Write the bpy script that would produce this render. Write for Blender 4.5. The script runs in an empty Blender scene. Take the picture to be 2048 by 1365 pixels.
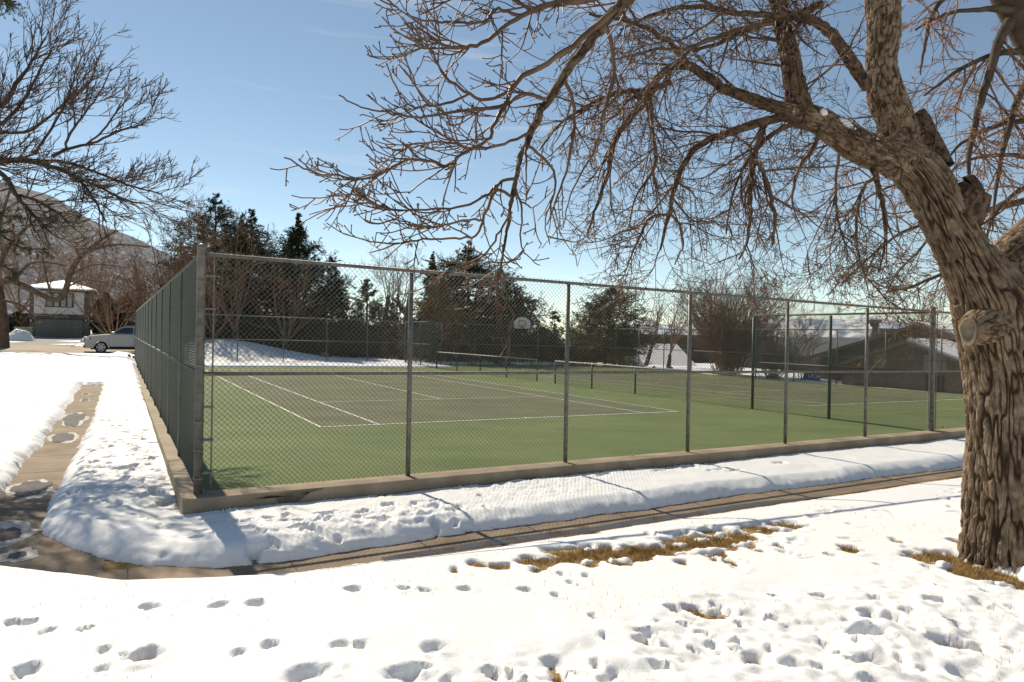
import bpy, math, random
import numpy as np
from math import radians as rad
C = bpy.context.scene
# ------------------------------------------------------------------ camera, sky, sun, exposure
F_PX, PITCH, ROLL, CAM_H = 1345.704, -.00315, .01741, 2.0934
PA, PB = -.0095, .0014                     # the court plane falls about one per cent to the right
CX, CY, TH, SP = -3.977, 8.586, .52977, 2.851
f = F_PX
_X = np.array([1., 0, 0]); FWD = np.array([0, math.cos(PITCH), math.sin(PITCH)]); _Z = np.array([0, -math.sin(PITCH), math.cos(PITCH)])
RGT = math.cos(ROLL)*_X + math.sin(ROLL)*_Z; UPV = -math.sin(ROLL)*_X + math.cos(ROLL)*_Z
cam = bpy.data.objects.new('camera', bpy.data.cameras.new('camera')); C.collection.objects.link(cam)
cam.data.sensor_width = 36; cam.data.lens = 36*F_PX/2048; cam.data.clip_start = .05; cam.data.clip_end = 60000
from mathutils import Matrix, Vector
cam.matrix_world = Matrix(((RGT[0], UPV[0], -FWD[0], 0), (RGT[1], UPV[1], -FWD[1], 0), (RGT[2], UPV[2], -FWD[2], CAM_H), (0, 0, 0, 1)))
C.camera = cam
SUN_EL, SUN_AZ = rad(40), rad(34.8)        # the sun stands ahead and to the left
SD = np.array([-math.sin(SUN_AZ)*math.cos(SUN_EL), math.cos(SUN_AZ)*math.cos(SUN_EL), math.sin(SUN_EL)])
w = bpy.data.worlds.new('World'); C.world = w; w.use_nodes = True
nt = w.node_tree; nt.nodes.clear()
sky = nt.nodes.new('ShaderNodeTexSky'); sky.sky_type = 'NISHITA'; sky.sun_disc = False
sky.sun_elevation = SUN_EL; sky.sun_rotation = -SUN_AZ; sky.altitude = 2600; sky.air_density = 1.0; sky.dust_density = .05; sky.ozone_density = 1.2
bg = nt.nodes.new('ShaderNodeBackground'); bg.inputs['Strength'].default_value = .136
wo = nt.nodes.new('ShaderNodeOutputWorld'); wb = nt.nodes.new('ShaderNodeMix'); wb.data_type = 'RGBA'; wb.blend_type = 'MULTIPLY'; wb.inputs[0].default_value = 1; wb.inputs[7].default_value = (.97, .89, .73, 1)   # daylight white balance
nt.links.new(sky.outputs[0], wb.inputs[6])
tcw = nt.nodes.new('ShaderNodeTexCoord'); mpw = nt.nodes.new('ShaderNodeMapping'); mpw.inputs['Rotation'].default_value = (0, .07, 0); mpw.inputs['Scale'].default_value = (2.2, 2.2, 26)
nzw = nt.nodes.new('ShaderNodeTexNoise'); nzw.inputs['Scale'].default_value = 1.7; nzw.inputs['Detail'].default_value = 7; nzw.inputs['Distortion'].default_value = .4
crw = nt.nodes.new('ShaderNodeMapRange'); crw.inputs[1].default_value = .60; crw.inputs[2].default_value = .85; crw.inputs[3].default_value = 0; crw.inputs[4].default_value = .45
cl = nt.nodes.new('ShaderNodeMix'); cl.data_type = 'RGBA'; cl.inputs[7].default_value = (5.2, 5.2, 5.2, 1)
nt.links.new(tcw.outputs['Generated'], mpw.inputs[0]); nt.links.new(mpw.outputs[0], nzw.inputs[0]); nt.links.new(nzw.outputs[0], crw.inputs[0]); nt.links.new(crw.outputs[0], cl.inputs[0])
nt.links.new(wb.outputs[2], cl.inputs[6]); nt.links.new(cl.outputs[2], bg.inputs[0]); nt.links.new(bg.outputs[0], wo.inputs[0])
sl = bpy.data.lights.new('sun', 'SUN'); sl.energy = 4.8; sl.angle = rad(.5); sl.color = (1, .885, .70)
so = bpy.data.objects.new('sun', sl); C.collection.objects.link(so)
so.rotation_euler = Vector(-SD).to_track_quat('-Z', 'Y').to_euler()
C.view_settings.view_transform = 'Standard'; C.view_settings.look = 'None'; C.view_settings.exposure = .26; C.view_settings.gamma = 1
C.cycles.max_bounces = 6; C.cycles.transparent_max_bounces = 8
rng = np.random.default_rng(7)
# ------------------------------------------------------------------ picture rays and court axes
dv = np.array([-math.sin(TH), math.cos(TH)]); ev = np.array([math.cos(TH), math.sin(TH)]); c0 = np.array([CX, CY])
def ray(u, v): return FWD + RGT*(u-1024)/f - UPV*(v-682.5)/f
def at(u, v, Y):
    D = ray(u, v); return D*(Y/D[1]) + np.array([0, 0, CAM_H])
def cpl(x, y): return PA*x + PB*y
def st(s, t): p = c0 + s*ev + t*dv; return p[0], p[1]
def cp(s, t, z=0):
    x, y = st(s, t); return np.array([x, y, cpl(x, y)+z])
def inv(X, Y):
    qx, qy = X-CX, Y-CY; return qx*ev[0]+qy*ev[1], qx*dv[0]+qy*dv[1]
def sst(x, a, b): q = np.clip((x-a)/(b-a), 0, 1); return q*q*(3-2*q)
# ------------------------------------------------------------------ noise
def _h(ix, iy, seed):
    n = (ix.astype(np.int64)*374761393 + iy.astype(np.int64)*668265263 + seed*974711) & 0x7fffffff
    n = ((n ^ (n >> 13))*1274126177) & 0x7fffffff
    return ((n ^ (n >> 16)) & 0xffff)/65535.
def vn(x, y, seed=0, px=0):
    ix, iy = np.floor(x), np.floor(y); fx, fy = x-ix, y-iy
    fx = fx*fx*(3-2*fx); fy = fy*fy*(3-2*fy); ix1 = ix+1
    if px: ix, ix1 = np.mod(ix, px), np.mod(ix1, px)
    a, b, c, d = _h(ix, iy, seed), _h(ix1, iy, seed), _h(ix, iy+1, seed), _h(ix1, iy+1, seed)
    return (a*(1-fx)+b*fx)*(1-fy) + (c*(1-fx)+d*fx)*fy - .5
def fbm(x, y, seed=0, o=4, g=.5):
    r = 0; amp = 1
    for i in range(o): r = r + amp*vn(x*2**i, y*2**i, seed+i*17); amp *= g
    return r
def vor(x, y, seed, px=0):
    ix, iy = np.floor(x), np.floor(y); f1 = np.full(x.shape, 9.); f2 = f1.copy(); idv = np.zeros(x.shape)
    for i in (-1, 0, 1):
        for j in (-1, 0, 1):
            cx, cy = ix+i, iy+j; hx = np.mod(cx, px) if px else cx
            dd = (cx+_h(hx, cy, seed)-x)**2 + (cy+_h(hx, cy, seed+5)-y)**2
            n1 = dd < f1; f2 = np.where(n1, f1, np.minimum(f2, dd)); idv = np.where(n1, _h(hx, cy, seed+9), idv); f1 = np.where(n1, dd, f1)
    return np.sqrt(f1), np.sqrt(f2), idv
# ------------------------------------------------------------------ mesh helpers
def tag(o, label=None, cat=None, group=None, kind=None):
    if label: o['label'] = label
    if cat: o['category'] = cat
    if group: o['group'] = group
    if kind: o['kind'] = kind
    return o
def thing(name, label, cat, loc=(0, 0, 0), group=None):
    o = bpy.data.objects.new(name, None); C.collection.objects.link(o); o.location = loc
    return tag(o, label, cat, group)
def raw(name, V, Fs, mat, parent=None, smooth=False, attr=None):
    """V (n,3) world coordinates, Fs list of (m,3)/(m,4) index arrays"""
    me = bpy.data.meshes.new(name); V = np.asarray(V, np.float32)
    o = bpy.data.objects.new(name, me); C.collection.objects.link(o)
    if parent is not None:
        o.parent = parent; V = V - np.array(ploc(parent), np.float32)
    Fs = [np.asarray(q, np.int32) for q in Fs if len(q)]
    me.vertices.add(len(V)); me.vertices.foreach_set('co', V.ravel())
    nl = sum(q.size for q in Fs); npoly = sum(len(q) for q in Fs)
    me.loops.add(nl); me.polygons.add(npoly)
    me.loops.foreach_set('vertex_index', np.concatenate([q.ravel() for q in Fs]))
    ls = np.concatenate([np.full(len(q), q.shape[1], np.int32) for q in Fs])
    me.polygons.foreach_set('loop_start', np.concatenate([[0], np.cumsum(ls)[:-1]]).astype(np.int32))
    if smooth: me.polygons.foreach_set('use_smooth', np.ones(npoly, bool))
    me.update(calc_edges=True)
    if attr:
        for k, a in attr.items():
            at_ = me.attributes.new(k, 'FLOAT', 'POINT'); at_.data.foreach_set('value', np.asarray(a, np.float32).ravel())
    me.materials.append(mat)
    return o
def ploc(o):
    L = np.array(o.location)
    while o.parent: o = o.parent; L = L + np.array(o.location)
    return L
class MB:
    def __init__(s): s.v = []; s.q = []; s.t = []; s.n = []; s.k = 0
    def add(s, v, fs):
        b = s.k; s.v.extend([tuple(p) for p in v]); s.k += len(v)
        for q in fs: (s.q if len(q) == 4 else s.t if len(q) == 3 else s.n).append([i+b for i in q])
    def hexa(s, p): s.add(p, [(0, 3, 2, 1), (4, 5, 6, 7), (0, 1, 5, 4), (1, 2, 6, 5), (2, 3, 7, 6), (3, 0, 4, 7)])
    def obox(s, o, ux, uy, uz):     # corner + three edge vectors
        o, ux, uy, uz = map(np.array, (o, ux, uy, uz)); s.hexa([o, o+ux, o+ux+uy, o+uy, o+uz, o+ux+uz, o+ux+uy+uz, o+uy+uz])
    def box(s, a, b): s.obox(a, (b[0]-a[0], 0, 0), (0, b[1]-a[1], 0), (0, 0, b[2]-a[2]))
    def tube(s, pts, r, n=8, cap=True):
        pts = [np.array(p, float) for p in pts]; r = r if hasattr(r, '__len__') else [r]*len(pts); rings = []
        for i, p in enumerate(pts):
            t = pts[min(i+1, len(pts)-1)] - pts[max(i-1, 0)]; t /= np.linalg.norm(t)+1e-9
            a = np.array([0, 0, 1.]) if abs(t[2]) < .9 else np.array([1., 0, 0])
            u = np.cross(t, a); u /= np.linalg.norm(u); v_ = np.cross(t, u)
            rings.append([p + r[i]*(math.cos(q)*u+math.sin(q)*v_) for q in np.arange(n)*2*math.pi/n])
        fs = []
        for i in range(len(pts)-1):
            for k in range(n): fs.append((i*n+k, i*n+(k+1) % n, (i+1)*n+(k+1) % n, (i+1)*n+k))
        if cap: fs += [tuple(range(n))[::-1], tuple((len(pts)-1)*n+k for k in range(n))]
        s.add([q for R_ in rings for q in R_], fs)
    def prism(s, poly, off):        # polygon (3d pts) extruded by off
        n = len(poly); off = np.array(off); p = [np.array(q) for q in poly]
        s.add(p+[q+off for q in p], [tuple(range(n))[::-1], tuple(range(n, 2*n))] + [(i, (i+1) % n, n+(i+1) % n, n+i) for i in range(n)])
    def build(s, name, mat, parent=None, smooth=False, bevel=0):
        me = bpy.data.meshes.new(name); o = bpy.data.objects.new(name, me); C.collection.objects.link(o)
        L = np.zeros(3)
        if parent is not None: o.parent = parent; L = ploc(parent)
        me.from_pydata([tuple(np.array(p)-L) for p in s.v], [], s.q+s.t+s.n); me.update()
        import bmesh
        bm = bmesh.new(); bm.from_mesh(me); bmesh.ops.recalc_face_normals(bm, faces=bm.faces)
        if bevel: bmesh.ops.bevel(bm, geom=bm.edges[:], offset=bevel, segments=2, affect='EDGES', profile=.6)
        bm.to_mesh(me); bm.free()
        if smooth: me.polygons.foreach_set('use_smooth', np.ones(len(me.polygons), bool))
        me.materials.append(mat); return o
# ------------------------------------------------------------------ materials
def M(name, c1, c2=None, scale=4, rough=.75, bump=0, bscale=None, metal=0, spec=.3, detail=5, stretch=None, coord='Object', trans=0, lo=.35, hi=.65, ior=1.5):
    m = bpy.data.materials.new(name); m.use_nodes = True; t = m.node_tree; N, Lk = t.nodes, t.links
    b = N['Principled BSDF']; b.inputs['Roughness'].default_value = rough; b.inputs['Metallic'].default_value = metal
    b.inputs['Specular IOR Level'].default_value = spec; b.inputs['IOR'].default_value = ior
    b.inputs['Base Color'].default_value = (*c1, 1)
    tc = N.new('ShaderNodeTexCoord'); src = tc.outputs[coord]
    if stretch:
        mp = N.new('ShaderNodeMapping'); mp.inputs['Scale'].default_value = stretch; Lk.new(src, mp.inputs[0]); src = mp.outputs[0]
    if c2 is not None:
        nz = N.new('ShaderNodeTexNoise'); nz.inputs['Scale'].default_value = scale; nz.inputs['Detail'].default_value = detail; Lk.new(src, nz.inputs[0])
        cr = N.new('ShaderNodeValToRGB'); cr.color_ramp.elements[0].position = lo; cr.color_ramp.elements[1].position = hi
        cr.color_ramp.elements[0].color = (*c1, 1); cr.color_ramp.elements[1].color = (*c2, 1)
        Lk.new(nz.outputs[0], cr.inputs[0]); Lk.new(cr.outputs[0], b.inputs['Base Color'])
    if bump:
        nb = N.new('ShaderNodeTexNoise'); nb.inputs['Scale'].default_value = bscale or scale*6; nb.inputs['Detail'].default_value = 6; Lk.new(src, nb.inputs[0])
        bp = N.new('ShaderNodeBump'); bp.inputs['Strength'].default_value = bump; bp.inputs['Distance'].default_value = .02
        Lk.new(nb.outputs[0], bp.inputs['Height']); Lk.new(bp.outputs[0], b.inputs['Normal'])
    return m
def attr_mix(m, name, c, lo=0., hi=1.):
    """mix the base colour towards c by a mesh attribute"""
    t = m.node_tree; N, Lk = t.nodes, t.links; b = N['Principled BSDF']; a = N.new('ShaderNodeAttribute'); a.attribute_name = name
    mr = N.new('ShaderNodeMapRange'); mr.inputs[1].default_value = lo; mr.inputs[2].default_value = hi; Lk.new(a.outputs['Fac'], mr.inputs[0])
    mx = N.new('ShaderNodeMix'); mx.data_type = 'RGBA'; inp = b.inputs['Base Color']
    if inp.links: Lk.new(inp.links[0].from_socket, mx.inputs[6])
    else: mx.inputs[6].default_value = inp.default_value
    mx.inputs[7].default_value = (*c, 1); Lk.new(mr.outputs[0], mx.inputs[0]); Lk.new(mx.outputs[2], inp); return m
m_snow = M('snow', (.82, .82, .83), (.86, .855, .845), 3, .62, .25, 55, spec=.25)
m_lawn = M('winter_lawn', (.24, .15, .055), (.42, .28, .11), 9, .95, .8, 60)
m_conc = M('concrete_path', (.25, .185, .125), (.33, .25, .175), 2.2, .85, .25, 70, lo=.3, hi=.7)
m_kerb = M('kerb_concrete', (.30, .235, .165), (.40, .32, .23), 2.5, .85, .35, 40)
m_court = M('court_green', (.112, .152, .060), (.156, .184, .078), .5, .75, .08, 150, spec=.25, lo=.25, hi=.75, ior=1.2)
m_inner = M('court_olive', (.112, .126, .07), (.152, .158, .092), .5, .75, .08, 150, spec=.25, lo=.25, hi=.75, ior=1.2)
m_white = M('white_line', (.62, .60, .54), (.75, .73, .67), 6, .7)
m_yellow = M('yellow_line', (.50, .36, .08), (.42, .30, .07), 6, .7)
m_galv = M('galvanised_steel', (.13, .122, .11), (.21, .20, .182), 14, .5, .15, 60, metal=.2, spec=.4)
m_wire = M('fence_wire', (.11, .105, .095), (.165, .16, .148), 20, .5, metal=.2)
m_wireg = M('green_grey_wire', (.105, .12, .108), (.15, .165, .15), 20, .5, metal=.2)
m_dwire = M('dark_wire', (.035, .042, .036), (.055, .064, .056), 20, .5)
m_gpost = M('green_steel', (.085, .10, .092), (.13, .15, .137), 12, .5, .1, 60, metal=.3)
m_dgreen = M('dark_green_paint', (.018, .04, .03), (.03, .06, .045), 12, .5, metal=.1)
m_rail = M('pale_top_rail', (.30, .29, .26), (.38, .365, .33), 10, .5, metal=.2)
m_twig = M('twig', (.07, .036, .018), (.165, .097, .056), 5, .6, spec=.3)
m_twigd = M('dark_twig', (.075, .05, .036), (.135, .088, .06), 3, .8)
m_twigb = M('brown_twig', (.16, .092, .054), (.26, .155, .095), 1.5, .8)
m_twigt = M('tan_twig', (.26, .18, .10), (.34, .25, .15), 2, .8)
m_seed = M('seed_tuft', (.36, .15, .06), (.46, .22, .10), 8, .8)
m_road = M('road', (.30, .235, .165), (.36, .29, .21), .6, .85, .2, 30)
m_drive = M('driveway_concrete', (.2, .185, .165), (.26, .24, .21), 1, .85)
q_ = m_snow.node_tree.nodes['Principled BSDF']; q_.inputs['Subsurface Weight'].default_value = .35; q_.inputs['Subsurface Radius'].default_value = (1., .9, .8); q_.inputs['Subsurface Scale'].default_value = .05
def mottle(m, scale, lo, hi, stretch=(1, 1, 1)):
    t = m.node_tree; N, Lk = t.nodes, t.links; b = N['Principled BSDF']; tc = N.new('ShaderNodeTexCoord'); mp = N.new('ShaderNodeMapping'); mp.inputs['Scale'].default_value = stretch; nz = N.new('ShaderNodeTexNoise'); nz.inputs['Scale'].default_value = scale; nz.inputs['Detail'].default_value = 8; nz.inputs['Roughness'].default_value = .65
    mr = N.new('ShaderNodeMapRange'); mr.inputs[1].default_value = .3; mr.inputs[2].default_value = .7; mr.inputs[3].default_value = lo; mr.inputs[4].default_value = hi; mx = N.new('ShaderNodeMix'); mx.data_type = 'RGBA'; mx.blend_type = 'MULTIPLY'; mx.inputs[0].default_value = 1
    Lk.new(tc.outputs['Object'], mp.inputs[0]); Lk.new(mp.outputs[0], nz.inputs[0]); Lk.new(nz.outputs[0], mr.inputs[0]); inp = b.inputs['Base Color']; Lk.new(inp.links[0].from_socket, mx.inputs[6]); Lk.new(mr.outputs[0], mx.inputs[7]); Lk.new(mx.outputs[2], inp)
mottle(m_court, .35, .92, 1.24, (1, 2.2, 1)); mottle(m_inner, .4, .90, 1.2, (1, 2.2, 1)); mottle(m_conc, 1.3, .62, 1.1); mottle(m_kerb, 1.1, .72, 1.1); mottle(m_white, 3, .7, 1.05); mottle(m_galv, 3, .7, 1.15)
# ------------------------------------------------------------------ ground shape
near_pts = np.array([(-30, .2), (-6, -.3), (-3, -1.2), (-1.9, -1.7), (-1.2, -2.15), (-.5, -2.42), (.5, -2.5), (2.42, -2.52), (4.52, -2.56), (7.44, -2.55), (13, -2.64), (40, -2.7)])
crest = np.array([(-30, -1.2, .2), (-6, -1.4, .2), (-3, -1.95, .12), (-1.77, -2.37, .09), (-1.45, -2.64, .08), (-.85, -3.23, .085), (-.19, -3.51, .10), (.4, -3.75, .11), (2.4, -3.72, .02), (4.3, -3.65, -.06), (7.4, -3.75, -.13), (10.7, -3.86, -.2), (40, -4, -.3)])
def thick(s, t): return .07-.03*sst(s, .6, 1.8)*sst(t, -6.0, -4.9)
def off_base(s, t):
    te = np.interp(s, near_pts[:, 0], near_pts[:, 1]); tc_ = np.interp(s, crest[:, 0], crest[:, 1]); hc = np.interp(s, crest[:, 0], crest[:, 2])
    front = -.36 + (hc+.36-thick(s, t))*(lambda q: q*q*(3-2*q)*.35+q*.65)(np.clip((te-.06-t)/(te-.06-tc_), 0, 1)) + .018*np.clip(tc_-t, 0, 9) + .03*fbm(s*.35, t*.35, 3, 2)*sst(tc_-t, 0, 1)
    side = -.36 + .0117*np.clip(t, 0, 140) - .06*sst(t, 38, 45)
    back = -.06 + .0117*np.clip(t-37, 0, 140) + 1.3*np.exp(-((s-6.0)/5.2)**2 - ((t-45.5)/4.6)**2)*sst(s, .3, 4.2)
    z = np.where(t < 0, front, side)
    z = np.where((t > 36.9), np.where(s > .1, back, side+(back-side)*sst(s, -.35, .1)), z)
    z = np.where((s > -.12) & (s < 34.35) & (t > -.05) & (t < 36.85), -.5, z)
    z = np.where((s >= 34.35) & (t > 0), -.25, z)
    return z
def base(X, Y):
    s, t = inv(X, Y); return cpl(X, Y) + off_base(s, t)
grass = []          # bare spots: x, y, rx, ry, angle
prints = []         # footprints: x, y, along, across, angle, depth
def hit(u, v, lift=.05):
    D = ray(u, v); k = np.linspace(1.5, 40, 6000); X, Y, Z = D[0]*k, D[1]*k, CAM_H+D[2]*k
    i = int(np.argmax(Z < base(X, Y)+lift)); return float(X[i]), float(Y[i])
def spot(u, v, ru, rv):
    x, y = hit(u, v, .04); grass.append((x, y, 1.25*ru*y/f, max(.08, 1.35*rv*y*y/(f*2.25)), 0.))
band = [(1050, 1123, 16, 5), (1085, 1117, 26, 8), (1130, 1109, 30, 10), (1180, 1104, 30, 11), (1225, 1101, 30, 10), (1270, 1097, 30, 11), (1310, 1096, 26, 9), (1350, 1090, 26, 10), (1395, 1082, 30, 12), (1440, 1076, 30, 13),
        (1480, 1070, 28, 9), (1530, 1056, 26, 6), (1575, 1049, 24, 6), (1275, 1112, 22, 6), (1320, 1104, 22, 7), (1240, 1124, 16, 4), (1185, 1127, 14, 4)]
for q in band: spot(*q)
for q in [(1432, 1234, 21, 6), (1391, 1222, 14, 5), (1769, 1244, 20, 5), (1745, 1275, 22, 6), (1909, 1297, 26, 7), (1507, 1328, 14, 7), (1735, 1333, 24, 6), (1800, 1346, 14, 7), (1640, 1350, 9, 5), (1701, 1094, 15, 5), (1796, 1080, 12, 4),
          (1882, 1111, 36, 10), (1854, 1123, 16, 7), (1929, 1143, 22, 10), (1957, 1133, 36, 12), (1990, 1150, 40, 14), (1984, 1163, 26, 7), (1830, 1114, 14, 4), (1425, 1115, 11, 4), (1444, 1104, 10, 4), (1365, 1124, 9, 4), (1916, 1084, 9, 4), (2030, 1165, 40, 16),
          (1000, 1128, 16, 4), (958, 1125, 11, 4), (1076, 1137, 12, 5), (910, 1138, 7, 3), (1103, 1081, 10, 4), (1188, 1063, 10, 3), (1460, 1120, 9, 3), (1520, 1100, 10, 3), (1560, 1090, 7, 3), (1115, 1355, 8, 6), (285, 1322, 14, 4), (1290, 1290, 10, 5), (1340, 1300, 7, 5), (1350, 1225, 9, 4),
          (1020, 1072, 16, 3), (1110, 1062, 22, 3), (1160, 1050, 18, 3), (980, 1085, 14, 3), (900, 1094, 10, 2), (300, 1008, 11, 4), (330, 1022, 12, 4), (345, 1018, 10, 3), (250, 955, 6, 4), (1310, 1033, 14, 3), (1400, 1022, 14, 3)]: spot(*q)
def pr(u, v, L=34, dep=.07, ang=None, wd=.14):
    x, y = hit(u, v, .07); prints.append((x, y, .5*L*y/f*.95, wd*.5 if L < 60 else wd*.75, rng.uniform(-.35, .35) if ang is None else ang, dep*.8))
for u, v in [(612, 1017), (700, 1003), (795, 993), (905, 989), (959, 975), (1060, 976), (1131, 966), (1208, 966), (1260, 955), (1322, 957), (1375, 948), (1436, 954), (1474, 956), (660, 1014), (870, 984), (1560, 940), (760, 1010)]:
    pr(u, v, 50, .11, TH+rng.uniform(-.15, .15))
for q in [(707, 1177), (809, 1175), (852, 1177), (933, 1171), (1054, 1171), (1110, 1182), (301, 1213, 46), (436, 1211, 42), (509, 1206, 46)]: pr(*q, dep=.085)
for q in [(1141, 1158, 18), (1157, 1164, 18), (1125, 1142, 20), (1173, 1144, 20), (20, 1247, 40), (55, 1245, 36), (171, 1257, 24), (89, 1264, 26), (273, 1316, 96), (212, 1298, 28), (540, 1291, 40), (475, 1305, 30), (615, 1343, 100), (687, 1286, 44), (50, 1346, 60), (205, 1336, 30),
          (871, 1296, 62), (1187, 1229, 22), (1318, 1243, 26), (1209, 1277, 16), (1322, 1337, 44), (1192, 1328, 26), (816, 1354, 96), (1107, 1320, 60), (720, 1289, 26), (1433, 1205, 22), (1548, 1236, 36), (1739, 1222, 46), (1752, 1200, 30), (1701, 1248, 40), (1815, 1229, 30), (1885, 1210, 62),
          (1953, 1210, 40), (1984, 1225, 26), (2042, 1244, 30), (1912, 1251, 36), (1788, 1285, 26), (1803, 1317, 26), (1779, 1328, 34), (1595, 1333, 76), (1425, 1288, 26), (1474, 1285, 24), (1387, 1300, 20), (1541, 1299, 20), (1646, 1285, 18), (2028, 1305, 40), (1929, 1350, 64), (1854, 1346, 40),
          (1759, 1127, 36), (1600, 1106, 26), (1660, 1104, 26), (1977, 1186, 26), (1854, 1133, 28), (2035, 1180, 40), (1300, 1262, 50), (1370, 1250, 30), (990, 1340, 50), (1480, 1250, 20), (1830, 1265, 30), (1690, 1310, 24)]: pr(*q, dep=.075)
# scattered shallow prints: right lawn, left lawn, trampled left strip
for n_, (s0, s1, t0, t1), dep, sz in [(40, (4, 13, -5.2, -3.4), .03, .15), (150, (-1.45, -.25, .2, 9), .075, .13), (60, (-1.3, -.3, 9, 19), .05, .13), (380, (-9, -2.6, 3, 20), .10, .15), (520, (-24, -2.6, 16, 45), .10, .24), (46, (.2, 3.6, -1.95, -.9), .09, .13), (60, (-1.5, 1, -1.6, 1.5), .05, .11), (90, (-3.2, 8.5, -8., -5.6), .05, .09)]:
    for _ in range(n_):
        x, y = st(rng.uniform(s0, s1), rng.uniform(t0, t1)); prints.append((x, y, sz*rng.uniform(.6, 1.3), sz*rng.uniform(.35, .6), rng.uniform(0, 3.14), dep*rng.uniform(.5, 1.2)))
inner_pts = np.array([(-1.25, 60), (-1.30, 21), (-1.42, 10), (-1.58, 4.7), (-1.67, 1.67), (-1.62, .15), (-1.40, -.5), (-1.12, -.98), (-.56, -1.60), (.02, -1.98), (.8, -2.06), (2.6, -1.95), (5, -1.98), (8, -1.93), (14, -2.06), (60, -2.3)])
def polysd(s, t, P):
    """distance to an open line, positive on the court side"""
    out = np.full(s.shape, -9.); m = (s > -5) & (t > -6); x, y = s[m], t[m]; d = np.full(x.shape, 99.)
    for a, b in zip(P[:-1], P[1:]):
        q = np.clip(((x-a[0])*(b[0]-a[0])+(y-a[1])*(b[1]-a[1]))/((b-a)**2).sum(), 0, 1); d = np.minimum(d, np.hypot(x-a[0]-q*(b[0]-a[0]), y-a[1]-q*(b[1]-a[1])))
    L = P[P[:, 1] >= .14][::-1]; B = P[P[:, 1] <= .16]; B = np.vstack([[-9, .15], B])
    ins = (x > np.where(y > .15, np.interp(y, L[:, 1], L[:, 0]), -9)) & (y > np.interp(x, B[:, 0], B[:, 1]))
    out[m] = np.where(ins, d, -d); return out
def snow_depth(X, Y):
    s, t = inv(X, Y)
    wob = .09*fbm(X*1.6, Y*1.6, 11, 3) + .05*fbm(X*7, Y*7, 12, 3)
    lip = lambda dd, w_, H: H*np.clip(dd/w_, 0, 1)**.5
    # inner bank: rounded rectangle between path and kerb
    se = -1.74 + .42*(1-np.exp(-np.clip(t, 0, 99)/8))
    di = polysd(s, t, inner_pts) + wob*.8
    inner = np.where(di > 0, lip(di, .30, .2), -.06)
    inner = inner - .05*sst(s, -1.2, -.15)*(t > -.3) + .03*fbm(X*1.2, Y*1.2, 5, 3)*(di > .1) + .06*fbm(X*9, Y*9, 8, 3)*sst(di, .05, .3)*np.exp(-((s-1.9)/1.5)**2)*(1-sst(di, .5, 1.1))
    inner = np.where((s > 0) & (t > -.25) | (s > -.13) & (t > -.2) & (t < 36), -.3, inner)
    # near lawn
    tn = np.interp(s, near_pts[:, 0], near_pts[:, 1])
    dn = (tn - t) + wob*.5
    near = np.where(dn > 0, lip(dn, .5, .9*thick(s, t))+.1*thick(s, t)*sst(dn, .3, 2), -.06)
    # left lawn
    sle = -2.38 + .33*(1-np.exp(-np.clip(t, 0, 99)/9)); dl = (sle - s) + wob*1.3
    left = np.where((dl > 0) & (t > .6), lip(dl, .22, .17)-.12*sst(t, 38, 46), -.06)
    D = np.maximum(np.maximum(inner, near), left)
    cov = (t > 20.6+wob) & (s < -.2) & (t < 47.6) | (t > 37.1) & (s > -.2) & (t < 47.6) | (t > 62.6) | (s > 34.9)
    D = np.where(cov, np.maximum(D, .13-.09*sst(t, 40, 46.5)*(t < 50)), D)
    # snow spilling over the back left edge of the court
    sp_ = .32*np.clip(1.3-np.abs(t-36.6)/2.6-np.clip(s-9, 0, 9)/8+1.2*wob, -.3, .42); sp_ = np.where((s > -.1) & (s < 19) & (t > 32.5) & (t < 37.4), sp_+.5, -9)
    drv = (np.abs(s+7.6) < 3.4) & (t > 60) & (t < 92)
    D = np.where((t > 47.6+wob) & (t < 62.6) | drv, -.06, D)
    am = np.clip(D/.1, .3, 1); lowt = sst(-t, 4.9, 6.2)*(t < 0)
    D = np.where(D > 0, D + am*(.035*fbm(X*.5, Y*.5, 21, 3) + .012*fbm(X*4, Y*4, 22, 3)) + lowt*(.05*fbm(X*2.6, Y*2.6, 23, 3)+.035*np.abs(fbm(X*6, Y*6, 24, 3))), D)
    # thin cover, bare spots
    bare = np.zeros(X.shape)
    return D, sp_, s, t
# snow sheet on a graded grid
def grade(lo, hi, segs):
    out = [lo]
    for end, stp in segs:
        n = max(1, int(round(abs(end-out[-1])/stp))); out += list(np.linspace(out[-1], end, n+1)[1:])
    return np.array(out)
gx = grade(-180, 180, [(-120, 60), (-40, 5), (-26, .22), (-11, .11), (-8, .05), (7.5, .024), (14, .05), (24, .16), (60, 2), (120, 15), (180, 30)])
gy = grade(-60, 3000, [(0, 4), (2.4, .12), (8.6, .022), (12, .045), (20, .08), (52, .17), (64, .6), (110, 2.5), (150, 10)])
GX, GY = np.meshgrid(gx, gy)
D, sp_, S_, T_ = snow_depth(GX, GY)
for (x, y, rx, ry, an) in grass:
    i0, i1 = np.searchsorted(gx, [x-rx*2.4, x+rx*2.4]); j0, j1 = np.searchsorted(gy, [y-ry*2.6, y+ry*2.6])
    X, Y = GX[j0:j1, i0:i1], GY[j0:j1, i0:i1]
    q = np.hypot((X-x)/rx, (Y-y)/ry) + 1.25*fbm(X*6, Y*9, 31, 4)
    D[j0:j1, i0:i1] = np.where(D[j0:j1, i0:i1] > -.05, D[j0:j1, i0:i1] - (np.maximum(D[j0:j1, i0:i1], 0)+.03)*(1-sst(q, .6, 1.6)), D[j0:j1, i0:i1])
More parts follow.
